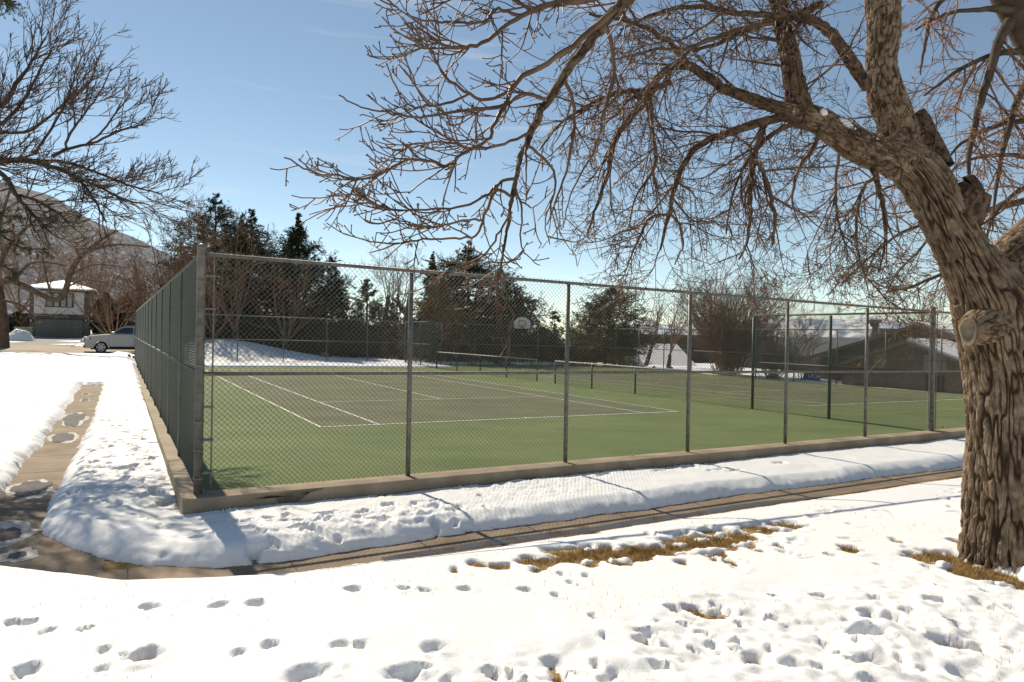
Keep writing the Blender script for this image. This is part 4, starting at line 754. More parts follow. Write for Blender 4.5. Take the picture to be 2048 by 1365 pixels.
conifer('spruce_tree', 'rounded dark conifer behind the basketball backboard', 1022, 556, 90, 60, m_n2, .55, -.1, 1.2, gaps=.1)
conifer('cypress_tree', 'leaning olive conifer beside the corner flood light', 1226, 572, 82, 58, m_n5, .62, .1, 1.4, 0, .6, gaps=.12)
for k, (u, vt, hw, Y, lab) in enumerate([(425, 640, 60, 57, 'low dark evergreen at the left end of the row behind the mound'), (500, 632, 62, 58, 'dark evergreen shrub behind the middle of the snow mound'), (575, 640, 56, 57, 'dark evergreen shrub under the ragged upswept conifer'), (640, 645, 56, 59, 'dark evergreen shrub under the slender spire'), (705, 640, 50, 58, 'dark evergreen shrub under the bushy olive pine'), (770, 648, 48, 60, 'dark evergreen shrub left of the second front fence post'),
                                          (840, 640, 46, 60, 'dark evergreen shrub in front of the golden cedar'), (985, 640, 52, 61, 'dark evergreen shrub between great spruce and backboard pole'), (1085, 655, 40, 62, 'dark evergreen shrub right of the backboard'), (1118, 690, 40, 60, 'dark evergreen shrub left of the third front fence post')]):
    conifer('evergreen_shrub', lab, u, vt, hw, Y, m_n2, .35, .1, 1.5, group='dark evergreen shrubs behind the back fence', lo=.02, gaps=.08, wide0=.9)
conifer('spruce_tree', 'dark evergreen filling the gap right of the grey house', 212, 585, 27, 90, m_n2, .35, 0, 1.3, group='evergreens by the grey house', wide0=.9)
conifer('spruce_tree', 'dark evergreen behind the parked silver car', 258, 592, 52, 80, m_n2, .35, 0, 1.3, group='evergreens by the grey house', wide0=.9)
conifer('spruce_tree', 'dark evergreen left of the grey house behind the street tree', 35, 625, 34, 96, m_n2, .4, 0, 1.2, group='evergreens by the grey house', wide0=.9)
conifer('pine_sapling', 'thin sparse young pine against the sky right of the backboard', 1110, 622, 30, 58, m_n5, .5, .5, .5, gaps=.45)
# ------------------------------------------------------------------ bare shrubs and trees beyond the fences
rb = np.random.default_rng(9)
def bare_grown(name, label, u, vb, vt, hw, Y, mat_t, mat_l, stems=5, trunk=.25, rmin=.009, den=1., group='bare trees beyond the courts', fan=.55, seeds=None, cat='tree', lean=(0, 0), wig=.12, up_=.05):
    b = at(u, vb, Y); x, y = b[0], b[1]; z0 = gz(x, y); H = at(u, vt, Y)[2]-z0; Rm = hw*Y/f; root = thing(name, label, cat, (x, y, z0), group)
    tz = trunk*H; top = np.array([x+lean[0]*tz, y+lean[1]*tz, z0+tz])
    if trunk > .05:
        P = smooth([(x, y, z0-.1), (x+lean[0]*tz*.5+.05, y, z0+tz*.5), tuple(top)], 10); R_ = np.linspace(.028*H+.03, .018*H+.02, 10); V, Q = tubes(P[None], R_[None], 10); raw('trunk', V, [Q], mat_l, root, smooth=True)
    az = rb.uniform(0, 6.283, stems); tilt = fan*np.sqrt(rb.random(stems)); Dr = np.stack([np.sin(tilt)*np.cos(az)+lean[0], np.sin(tilt)*np.sin(az)+lean[1], np.cos(tilt)], -1)
    st_ = np.repeat(top[None], stems, 0)+ (rb.normal(0, .12*Rm, (stems, 3))*np.array([1, 1, 0]) if trunk <= .05 else 0)
    Ls = (H-tz)*rb.uniform(.75, 1.05, stems)/np.maximum(.5, np.cos(tilt*.8)); Ls = np.minimum(Ls, 1.25*math.hypot(H-tz, Rm))
    pts, rd = grow(st_, Dr, Ls, np.full(stems, max(rmin*1.6, .009*H+.01) if trunk > .05 else rmin*2.2), np.full(stems, rmin), 10, wig*.6, (0, 0, up_), rb)
    parts = [tubes(pts, rd, 5)]; Lp = Ls
    for sp in (dict(den=1.5*den, ang=(.4, .9), lo=.3, hi=.62, n=7), dict(den=1.9*den, ang=(.4, 1.), lo=.3, hi=.65, n=5), dict(den=2.4*den, ang=(.4, 1.), lo=.3, hi=.75, n=3)):
        P, Dn, L, R_ = sprout(pts, rd, sp['den']*Lp, rb, .2, sp['ang'], sp['lo'], sp['hi'], .45, .7); L = np.clip(L, .15, 4)
        pts, rd = grow(P, Dn, L, np.clip(R_, rmin, .03), np.full(len(P), rmin*.8), sp['n'], wig, (0, 0, up_), rb); parts.append(tubes(pts, rd, 3)); Lp = L
    V, Q = merge(*parts); raw('crown', V, [Q], mat_t, root)
    if seeds:
        T_ = pts[:, -1]; T_ = T_[rb.random(len(T_)) < seeds[1]]; d1 = unit(rb.normal(0, 1, T_.shape))*seeds[0]; d2 = unit(np.cross(d1, rb.normal(0, 1, T_.shape)))*seeds[0]*.5
        V = np.stack([T_-d1, T_+d2, T_+d1, T_-d2], 1).reshape(-1, 3); raw('seed_tufts', V, [np.arange(len(V)).reshape(-1, 4)], seeds[2], root)['kind'] = 'stuff'
    return root
bare_grown('bare_shrub', 'tall brown twiggy tree just left of the receding fence top', 362, 700, 462, 72, 56, m_twigb, m_barkd, 9, .1, .011, .9, fan=.7)
bare_grown('bare_shrub', 'brown twiggy tree in front of the tallest spruce', 468, 700, 462, 62, 53, m_twigb, m_barkd, 9, .1, .011, .9, fan=.7)
bare_grown('bare_shrub', 'brown twiggy thicket above the parked silver car', 300, 700, 520, 80, 60, m_twigb, m_barkd, 10, .06, .012, 1.0, fan=.9)
bare_grown('bare_shrub', 'brown twiggy thicket between grey house and silver car', 226, 690, 545, 66, 70, m_twigb, m_barkd, 10, .06, .013, 1.0, fan=.9)
bare_grown('bare_shrub', 'pale brown twiggy bush below the ragged upswept conifer', 572, 700, 552, 78, 54, m_twigb, m_barkd, 9, .1, .011, 1.1, fan=.9)
bare_grown('bare_shrub', 'brown twiggy bush filling the corner behind the near fence post', 428, 700, 560, 70, 51, m_twigb, m_barkd, 9, .06, .011, 1.1, fan=.9)
bare_grown('bare_tree', 'tan bare tree with seed hung crown between olive pine and cedar', 790, 700, 512, 92, 68, m_twigt, m_bark_pale, 8, .3, .011, .9, fan=.6, seeds=(.07, .3, m_twigt))
bare_grown('bare_tree', 'reddish bare tree leaning beside the snowy roof', 1290, 730, 585, 78, 62, m_twigb, m_barkd, 6, .28, .010, 1., fan=.6, lean=(.3, 0), seeds=(.05, .2, m_seed))
bare_grown('bare_tree', 'light bare tree with low forked stem right of the leaning one', 1335, 735, 592, 58, 58, m_twigb, m_barkd, 5, .2, .010, 1., fan=.6, lean=(.15, 0))
bare_grown('bare_shrub', 'huge dense brown shrub of upright stems by the far right fence', 1455, 752, 574, 92, 47.5, m_twigb, m_barkd, 150, .0, .0095, .75, fan=.72, wig=.08, up_=.03)
bare_grown('bare_shrub', 'smaller tangled brown shrub right of the huge one', 1545, 755, 650, 66, 44.5, m_twigb, m_barkd, 60, .0, .009, .9, fan=.9)
bare_grown('bare_shrub', 'orange tinged slender shrub in front of the grey roof', 1606, 752, 624, 40, 42.5, m_twigt, m_barkd, 12, .0, .009, .8, fan=.5, seeds=(.06, .35, m_seed))
bare_grown('bare_tree', 'grey brown bare tree rising behind the clubhouse gable', 1835, 700, 590, 60, 62, m_twigb, m_barkd, 7, .3, .010, 1., fan=.8)
bare_grown('bare_shrub', 'low dark brown bush under the great spruce', 912, 712, 662, 46, 59, m_twigd, m_barkd, 26, .0, .011, .9, fan=1.)
bare_grown('bare_shrub', 'low brown bush behind the foot of the backboard pole', 1060, 725, 665, 50, 61, m_twigd, m_barkd, 26, .0, .011, .9, fan=1.)
bare_grown('bare_shrub', 'pinkish brown bush left of the corner flood light', 1160, 725, 650, 34, 66, m_twigb, m_barkd, 16, .0, .011, .9, fan=.8)
bare_grown('bare_shrub', 'low brown bush at the left of the grey house', 62, 668, 628, 34, 84, m_twigb, m_barkd, 22, .0, .014, .8, fan=.9)
bare_grown('bare_tree', 'bare brown tree behind the grey house on its left', 40, 660, 470, 70, 100, m_twigb, m_barkd, 8, .2, .016, .8, fan=.8)
bare_grown('bare_tree', 'bare brown tree behind the grey house on its right', 190, 660, 480, 66, 104, m_twigb, m_barkd, 8, .2, .016, .8, fan=.8)
for k, (u, vb, vt, r_, Y, lab) in enumerate([(806, 716, 650, 9, 54.5, 'brown leaning tree trunk by the boulders behind the back fence'), (906, 720, 640, 7, 58, 'dark trunk standing under the golden cedar'), (918, 722, 640, 8, 56, 'thick dark trunk under the great spruce'), (945, 719, 640, 5, 58, 'thin dark trunk right of the thick one'), (768, 712, 650, 7, 57, 'dark trunk left of the boulders')]):
    b = at(u, vb, Y); t_ = at(u+(6 if k == 0 else 1), vt, Y); g_ = thing('tree_trunk', lab, 'tree', (b[0], b[1], gz(b[0], b[1])), 'trunks behind the back fence'); rr = r_*Y/f
    P = smooth([(b[0], b[1], gz(b[0], b[1])-.1), tuple(.5*(b+t_)+np.array([.1, 0, 0])), tuple(t_), tuple(t_+np.array([.3, 0, 2.5]))], 12); V, Q = tubes(P[None], np.linspace(rr*1.25, rr*.5, 12)[None], 10); raw('trunk', V, [Q], m_barkd, g_, smooth=True)
    pts, rd = grow(np.repeat(P[6:7], 7, 0), rb.normal(0, 1, (7, 3))+np.array([0, 0, .8]), np.full(7, 2.), np.full(7, .04), np.full(7, .012), 7, .12, (0, 0, .05), rb); a = sprout(pts, rd, 5, rb); p2, r2 = grow(*a[:3], np.full(len(a[0]), .014), np.full(len(a[0]), .01), 5, .13, (0, 0, .03), rb)
    V, Q = merge(tubes(pts, rd, 5), tubes(p2, r2, 3)); raw('crown', V, [Q], m_twigd, g_)
# ------------------------------------------------------------------ mountains
m_mtn = M('wooded_snow_slope', (.010, .018, .036), (.16, .205, .30), .05, .95, detail=15, lo=.50, hi=.60)  # slope colours carry a painted blue tint of haze and shade
m_far = M('far_snow_range', (.22, .29, .40), (.78, .76, .74), .0016, .95, detail=10, lo=.38, hi=.60)  # blue of distant haze painted into the snow colour
def ridge(name, prof, Y1, Y0, rows, mat, ns, amp, z_low, nu=220, pw=1.2):
    us = np.linspace(prof[0][0], prof[-1][0], nu); vs = np.interp(us, [q[0] for q in prof], [q[1] for q in prof]); vs = vs+amp*5*fbm(us*.03, us*0, ns, 5)
    R_ = [at(u, v, Y1) for u, v in zip(us, vs)]; R_ = np.array(R_); V = []
    for g in np.linspace(0, 1, rows):
        k = (Y0+(Y1-Y0)*g)/Y1; X, Yy = R_[:, 0]*k, R_[:, 1]*k; h = z_low+(R_[:, 2]-z_low)*g**pw
        gull = fbm(us*.045+2.5*g, us*0+g*3., ns+4, 5); h = h+(R_[:, 2]-z_low)*amp*gull*g*(1-g)*4*.25; V.append(np.stack([X, Yy, h], -1))
    for g in (.5, 1.):     # the far side falls away again
        k = 1+.25*g; V.append(np.stack([R_[:, 0]*k, R_[:, 1]*k, z_low+(R_[:, 2]-z_low)*(1-g)], -1))
    V = np.array(V); i = np.arange(V.shape[0]*nu).reshape(V.shape[0], nu); Q = np.stack([i[:-1, :-1], i[:-1, 1:], i[1:, 1:], i[1:, :-1]], -1).reshape(-1, 4)
    return tag(raw(name, V.reshape(-1, 3), [Q], mat, smooth=True), kind='structure')
ridge('mountain', [(-900, 240), (-300, 280), (-100, 335), (0, 362), (83, 386), (116, 399), (154, 423), (182, 441), (220, 456), (242, 465), (279, 480), (330, 505), (400, 545), (480, 600), (560, 640), (680, 668)], 1700, 420, 60, m_mtn, 5, .5, -4, 300)
ridge('mountains', [(560, 690), (900, 684), (1120, 676), (1200, 668), (1250, 655), (1292, 630), (1322, 648), (1360, 652), (1390, 640), (1440, 650), (1500, 642), (1540, 630), (1575, 640), (1620, 636), (1690, 640), (1740, 634), (1800, 645), (1860, 640), (1960, 655), (2100, 650), (2400, 640)], 14000, 8000, 40, m_far, 8, .7, -30, 420, 1.)
# ------------------------------------------------------------------ the grey house across the street
m_hgrey = M('grey_house_wall', (.10, .093, .082), (.12, .112, .098), 2, .85)
m_hwhite = M('white_board_siding', (.55, .54, .51), (.62, .6, .57), 1.5, .7)
m_door = M('garage_door_paint', (.14, .132, .115), (.165, .155, .135), 2, .6)
m_glass = M('window_glass', (.02, .025, .03), None, rough=.08, spec=.8)
m_black = M('black_frame', (.015, .015, .015), None, rough=.5)
m_trim = M('house_trim', (.09, .082, .072), None, rough=.7)
m_lamp = M('lamp_glass', (.4, .42, .45), None, rough=.3)
m_curtain = M('curtain', (.35, .34, .32), (.42, .41, .38), 4, .8)
TH_ = 90.6
house = thing('house', 'grey two storey house with white board upper floor over its garage', 'house', tuple(W(-7.5, TH_, 1.4)))
sL, zb_ = pl(58, 674, TH_); sR, _ = pl(176, 675, TH_); _, zm = pl(118, 629, TH_); _, ze = pl(118, 582, TH_)
m = MB(); sbox(m, sL, sR, TH_, TH_+9, .6, ze-.15); m.build('lower_wall', m_hgrey, house)
uL, _ = pl(68, 600, TH_-.6); uR, _ = pl(168, 600, TH_-.6); m = MB(); sbox(m, uL, uR, TH_-.6, TH_-.003, zm, ze-.1)
for q in np.arange(uL+.12, uR-.1, .42): sbox(m, q, q+.05, TH_-.625, TH_-.602, zm+.02, ze-.12)
m.build('upper_wall', m_hwhite, house)
m = MB(); sbox(m, uL-.05, uR+.05, TH_-.66, TH_-.0, zm-.14, zm-.003); m.build('floor_band', m_trim, house)
eL, _ = pl(43, 581, TH_-1.2); eR, _ = pl(192, 581, TH_-1.2); pk = W(.5*(eL+eR), TH_+4.5, pl(115, 562, TH_+4.5)[1]); zt = ze-.05
m = MB(); E4 = [W(eL, TH_-1.2, zt), W(eR, TH_-1.2, zt), W(eR, TH_+10, zt), W(eL, TH_+10, zt)]; E5 = [q+np.array([0, 0, .16]) for q in E4]
m.add(E4+E5, [(0, 3, 2, 1), (0, 1, 5, 4), (1, 2, 6, 5), (2, 3, 7, 6), (3, 0, 4, 7), (4, 5, 6, 7)]); rf = m.build('roof', m_trim, house)
m = MB(); lift = np.array([0, 0, .004]); m.add([q+lift for q in E5]+[q+np.array([0, 0, .17]) for q in E5]+[pk+np.array([0, 0, .12])], [(0, 1, 5, 4), (1, 2, 6, 5), (2, 3, 7, 6), (3, 0, 4, 7), (4, 5, 8), (5, 6, 8), (6, 7, 8), (7, 4, 8), (3, 2, 1, 0)]); m.build('roof_snow', m_snow, rf)
dL, _ = pl(70, 660, TH_); dR, _ = pl(165, 660, TH_); _, dt_ = pl(118, 640, TH_); m = MB(); hh = (dt_-1.35)/4
for k in range(4): sbox(m, dL, dR, TH_-.03-.004*(k % 2), TH_-.002, 1.35+k*hh+.012, 1.35+(k+1)*hh-.012)
gd = m.build('garage_door', m_door, house, bevel=.004)
m = MB(); sbox(m, dL-.16, dL-.004, TH_-.06, TH_-.002, 1.3, dt_+.16); sbox(m, dR+.004, dR+.16, TH_-.06, TH_-.002, 1.3, dt_+.16); sbox(m, dL-.003, dR+.003, TH_-.06, TH_-.002, dt_+.004, dt_+.16); m.build('door_frame', m_trim, house)
wL, wz0 = pl(93, 613, TH_-.63); wR, wz1 = pl(146, 588, TH_-.63); wd = (wR-wL)/4
fm = MB(); sbox(fm, wL-.08, wR+.08, TH_-.67, TH_-.605, wz0-.08, wz1+.08); wf = fm.build('window', m_black, house)
for k in range(4):
    m = MB(); sbox(m, wL+k*wd+.06, wL+(k+1)*wd-.06, TH_-.69, TH_-.672, wz0, wz1); m.build('pane', m_glass, wf)
    if k: m = MB(); sbox(m, wL+k*wd+.16, wL+(k+1)*wd-.12, TH_-.70, TH_-.692, wz0+.03, wz1-.03); m.build('curtain', m_curtain, wf)
for u in (62, 172):
    s_, z_ = pl(u, 641, TH_); m = MB(); sbox(m, s_-.11, s_+.11, TH_-.14, TH_-.002, z_-.28, z_+.28); lo_ = m.build('wall_lamp', m_black, house, bevel=.02); m = MB(); sbox(m, s_-.07, s_+.07, TH_-.16, TH_-.142, z_-.2, z_+.12); m.build('lamp_glass', m_lamp, lo_)
def text(name, body, size, loc, ux, nz, mat, parent, ext=.008):
    cu = bpy.data.curves.new(name, 'FONT'); cu.body = body; cu.size = size; cu.extrude = ext; cu.align_x = 'CENTER'; cu.align_y = 'CENTER'; cu.materials.append(mat)
    tmp = bpy.data.objects.new('text', cu); C.collection.objects.link(tmp); bpy.context.view_layer.update(); me = bpy.data.meshes.new_from_object(tmp); bpy.data.objects.remove(tmp); o = bpy.data.objects.new(name, me); C.collection.objects.link(o)
    if not me.materials: me.materials.append(mat)
    ux = Vector(ux).normalized(); nz = Vector(nz).normalized(); uy = nz.cross(ux)
    o.parent = parent; o.matrix_parent_inverse = Matrix.Identity(4); L = np.array(loc)-ploc(parent)
    o.matrix_basis = Matrix(((ux[0], uy[0], nz[0], L[0]), (ux[1], uy[1], nz[1], L[1]), (ux[2], uy[2], nz[2], L[2]), (0, 0, 0, 1))); return o
s_, z_ = pl(119, 634.5, TH_); text('house_number', '84774', .36, W(s_, TH_-.02, z_), (*ev, 0), (-dv[0], -dv[1], 0), m_lamp, house)
m = MB(); a_, _ = pl(52, 640, TH_); sbox(m, a_-.5, a_+.15, TH_+1, TH_+1.6, .8, zm); m.build('porch_post', M('red_brown_wood', (.05, .02, .012), None), house)
bxp = W(pl(44, 670, 82)[0], 82, 1.2)
ub = thing('utility_box', 'pale green utility box beside the driveway snow pile', 'utility box', tuple(bxp)); m_pgreen = M('pale_green_paint', (.17, .2, .12), (.2, .23, .14), 3, .6)
s_, _ = pl(45, 665, 82); m = MB(); sbox(m, s_-.75, s_+.85, 82, 83, .8, pl(45, 656, 82)[1]); m.build('cabinet', m_pgreen, ub, bevel=.03)
m = MB(); zt_ = pl(45, 656, 82)[1]; sbox(m, s_-.8, s_+.9, 81.95, 83.05, zt_+.004, zt_+.08); m.build('lid', m_pgreen, ub, bevel=.02)
def mound(name, label, cat_, u, vb, hw, ht, Y, dep, mat, seed, group=None):
    p = at(u, vb, Y); a = hw*Y/f; hh_ = ht*Y/f; n, k_ = 28, 12; V = []; z0 = gz(p[0], p[1])
    for i in range(k_+1):
        r_ = i/k_
        for k in range(n):
            q = k*2*math.pi/n; nn = 1+.45*float(fbm(np.array(math.cos(q)*1.7+seed), np.array(math.sin(q)*1.7+r_), seed, 3)); V.append((p[0]+a*r_*math.cos(q)*nn, p[1]+dep*r_*math.sin(q)*nn, z0-.1+(hh_+.1)*max(0, 1-r_**2.2)*(1+.5*float(fbm(np.array(r_*5+seed), np.array(q*2.)), ) if False else 1+.35*float(fbm(np.array(math.cos(q)*r_*4+seed), np.array(math.sin(q)*r_*4), seed+3, 3)))))
    i = np.arange((k_+1)*n).reshape(k_+1, n); j = np.roll(i, -1, 1); Q = np.stack([i[:-1], i[1:], j[1:], j[:-1]], -1).reshape(-1, 4)
    return tag(raw(name, V, [Q], mat, smooth=True), label, cat_, group)
mound('snow_pile', 'heap of shovelled snow at the left of the driveway', 'snow pile', 42, 690, 24, 22, 68, 1.6, m_snow, 3)
mound('snow_pile', 'small heap of shovelled snow ahead of the silver car', 'snow pile', 172, 690, 9, 11, 70, 1., m_snow, 4)
mound('snow_pile', 'rounded snow covered bush before the far corner of the courts', 'snow pile', 1264, 735, 32, 20, 60, 1.5, m_snow, 6)
m_rock = M('red_boulder', (.16, .07, .04), (.24, .12, .07), 3, .9, .5, 12); m_rock2 = M('tan_boulder', (.2, .15, .1), (.3, .23, .16), 3, .9, .5, 12)
for k, (u, v, hw, ht, Y, mt, lab) in enumerate([(258, 723, 5, 9, 43, m_rock, 'left one of two red boulders at the far end of the receding fence'), (267, 724, 5, 8, 43, m_rock, 'right one of two red boulders touching the receding fence'), (925, 722, 20, 9, 56.5, m_rock2, 'broad tan boulder at the foot of the great spruce'), (1004, 727, 12, 7, 58, m_rock2, 'tan boulder left of the backboard pole'), (650, 690, 16, 12, 52, m_rock, 'round reddish boulder behind the crest of the snow mound'),
                                              (1308, 738, 7, 7, 57, m_rock2, 'left tan boulder of the pair below the snowy roof'), (1340, 738, 9, 7, 57, m_rock2, 'right tan boulder of the pair below the snowy roof'), (835, 722, 16, 6, 56, m_rock2, 'flat tan boulder right of the leaning trunk')]):
    mound('boulder', lab, 'boulder', u, v, hw, ht, Y, hw*Y/f*.8, mt, 20+k, 'boulders round the courts')
# ------------------------------------------------------------------ silver parked car
m_silver = M('silver_paint', (.30, .30, .295), None, rough=.28, metal=.35, spec=.5); m_tyre = M('tyre_rubber', (.012, .012, .012), None, rough=.85); m_rim = M('rim_alloy', (.32, .32, .33), None, rough=.35, metal=.7)
m_cglass = M('car_glass', (.012, .016, .018), None, rough=.05, spec=.9); m_red = M('red_lens', (.4, .03, .02), None, rough=.2); m_lens = M('lamp_lens', (.55, .55, .55), None, rough=.15); m_plast = M('black_plastic', (.02, .02, .02), None, rough=.6)
tC = 49.3; sN = pl(168, 690, tC)[0]; zc = gz(*st(sN+2.5, tC+1))+.03
car = thing('parked_car', 'silver sport utility car parked on the street, half hidden by the receding fence', 'car', tuple(W(sN+2.6, tC+1, zc)))
def K(x, y, z): return W(sN+5.3-x*1.02, tC+1.0+y, zc-.05+z*1.07)     # x forward, y away from camera, z up
def arch(cx, r_, n=9, z0=.36): return [(cx-r_*math.cos(q), z0+ r_*math.sin(q)) for q in np.linspace(.05, math.pi-.05, n)]
low = [(.06, .42), (.0, .62), (.02, 1.1), (.08, 1.34), (1.5, 1.35), (3.56, 1.34), (4.25, 1.29), (4.92, 1.2), (5.1, 1.06), (5.17, .75), (5.2, .5), (5.12, .34)]
bot = [(4.62, .34)]+arch(4.15, .46)[::-1]+[(3.68, .34), (1.52, .34)]+arch(1.05, .46)[::-1]+[(.58, .34)]
prof_ = low+bot
m = MB(); n = len(prof_); rows = []
for y, sc in ((-1.0, 0), (-.93, .0), (.93, 0), (1.0, 0)):
    ins = .05 if abs(y) == 1.0 else 0
    rows.append([K(min(max(x, ins), 5.2-ins), y, z-(ins*.8 if z > 1.1 else 0)) for (x, z) in prof_])
for i in range(3): m.add(rows[i]+rows[i+1], [(k, (k+1) % n, n+(k+1) % n, n+k) for k in range(n)])
m.add(rows[0], [tuple(range(n))]); m.add(rows[3], [tuple(range(n))]); m.build('body', m_silver, car)
gh = [(.12, 1.33), (.32, 1.78), (.7, 1.9), (1.6, 1.94), (2.5, 1.92), (2.86, 1.84), (3.6, 1.33)]
def ghp(x, z, y): k = (z-1.33)/.55; return K(x, y*(1-.17*k), z)
m = MB(); n = len(gh); a = [ghp(x, z, -.94) for x, z in gh]; b = [ghp(x, z, .94) for x, z in gh]
m.add(a+b, [(k, (k+1) % n, n+(k+1) % n, n+k) for k in range(n)]+[tuple(range(n)), tuple(range(n, 2*n))]); m.build('cabin', m_silver, car)
for yy, sg in ((-.95, -1), (.95, 1)):
    for poly in ([(2.12, 1.38), (2.12, 1.81), (2.66, 1.81), (2.88, 1.73), (3.4, 1.38)], [(1.12, 1.38), (1.12, 1.82), (2.04, 1.82), (2.04, 1.38)], [(.3, 1.39), (.42, 1.74), (1.04, 1.8), (1.04, 1.38)]):
        m = MB(); m.add([ghp(x, z, yy) for x, z in poly], [tuple(range(len(poly)))]); m.build('side_window', m_cglass, car)
m = MB(); m.add([ghp(2.9, 1.81, -.82)+0, ghp(3.6, 1.345, -.86), ghp(3.6, 1.345, .86), ghp(2.9, 1.81, .82)], [(0, 1, 2, 3)]); ws = m.build('windscreen', m_cglass, car); ws.location = tuple(np.array(ws.location)+np.array([-ev[0]*.02, -ev[1]*.02, .015]))
def lathe_y(cx, cz, prof2, y0, sgn, n=28):
    V, Fq = [], []
    for (r_, dy) in prof2:
        for k in range(n): q = k*2*math.pi/n; V.append(K(cx+r_*math.cos(q), y0+sgn*dy, cz+r_*math.sin(q)))
    for i in range(len(prof2)-1):
        for k in range(n): Fq.append((i*n+k, i*n+(k+1) % n, (i+1)*n+(k+1) % n, (i+1)*n+k))
    return V, [np.array(Fq)]
for cx in (1.05, 4.15):
    for y0, sg in ((-.97, -1), (.97, 1)):
        wv_ = bpy.data.objects.new('wheel', None); C.collection.objects.link(wv_); wv_.parent = car; wv_.location = tuple(K(cx, y0, .4)-ploc(car))
        V, Fq = lathe_y(cx, .4, [(.27, -.22), (.39, -.22), (.405, -.1), (.405, .0), (.38, .03), (.29, .02), (.28, -.05)], y0, sg); raw('tyre', V, Fq, m_tyre, wv_, smooth=True)
        m = MB()
        for k in range(6):
            q = k*math.pi/3; dx, dz_ = math.cos(q), math.sin(q); px_, pz_ = -dz_*.055, dx*.055
            m.hexa([K(cx+dx*.04+px_, y0+sg*.012, .4+dz_*.04+pz_), K(cx+dx*.04-px_, y0+sg*.012, .4+dz_*.04-pz_), K(cx+dx*.28-px_, y0+sg*.012, .4+dz_*.28-pz_), K(cx+dx*.28+px_, y0+sg*.012, .4+dz_*.28+pz_)]+[K(cx+dx*.04+px_, y0-sg*.03, .4+dz_*.04+pz_), K(cx+dx*.04-px_, y0-sg*.03, .4+dz_*.04-pz_), K(cx+dx*.28-px_, y0-sg*.03, .4+dz_*.28-pz_), K(cx+dx*.28+px_, y0-sg*.03, .4+dz_*.28+pz_)])
        V, Fq = lathe_y(cx, .4, [(.001, .02), (.06, .018), (.06, -.03)], y0, sg, 16); m.add(V, [tuple(q) for q in Fq[0]])
        V, Fq = lathe_y(cx, .4, [(.29, .022), (.265, .02), (.265, -.06)], y0, sg, 28); m.add(V, [tuple(q) for q in Fq[0]]); m.build('rim', m_rim, wv_)
        V, Fq = lathe_y(cx, .4, [(.001, -.09), (.27, -.09)], y0, sg, 24); raw('brake_disc', V, Fq, m_plast, wv_)
def kbox(nm, x0, x1, y0, y1, z0, z1, mat, bev=.02, par=None):
    m = MB(); m.hexa([K(x0, y0, z0), K(x1, y0, z0), K(x1, y1, z0), K(x0, y1, z0), K(x0, y0, z1), K(x1, y0, z1), K(x1, y1, z1), K(x0, y1, z1)]); return m.build(nm, mat, par or car, bevel=bev)
for y0, y1 in ((-1.01, -.7), (.7, 1.01)):
    kbox('headlight', 4.88, 5.15, y0, y1, .94, 1.12, m_lens, .03); kbox('side_marker', 4.78, 4.87, y0-.002 if y0 < 0 else y0, y1 if y0 < 0 else y1+.002, .92, 1.1, m_red, .02); kbox('tail_light', -.01, .1, y0, y1, .8, 1.15, m_red, .02)
    kbox('wing_mirror', 3.28, 3.5, -1.2 if y0 < 0 else 1.0, -1.0 if y0 < 0 else 1.2, 1.34, 1.5, m_silver, .04)
kbox('grille', 5.16, 5.205, -.6, .6, .66, 1.08, m_plast, .02); kbox('front_bumper', 4.95, 5.24, -.98, .98, .36, .56, m_plast, .04); kbox('rear_bumper', -.06, .25, -.98, .98, .4, .6, m_plast, .04)
for yy in (-1.012, 1.0): kbox('sill', 1.6, 3.62, yy, yy+.012, .33, .46, m_plast, 0)
for x0 in (1.2, 2.2): kbox('door_handle', x0, x0+.2, -1.03, -1.0, 1.2, 1.235, m_silver, .008)
for yy in (-.72, .68): kbox('roof_rail', .7, 2.7, yy, yy+.04, 1.955, 1.99, m_plast, .01)
for x0 in (1.08, 2.08, 3.66): kbox('door_seam', x0, x0+.012, -1.003, -.99, .48, 1.31, m_plast, 0)
kbox('underbody', .4, 4.8, -.85, .85, .25, .42, m_plast, 0)
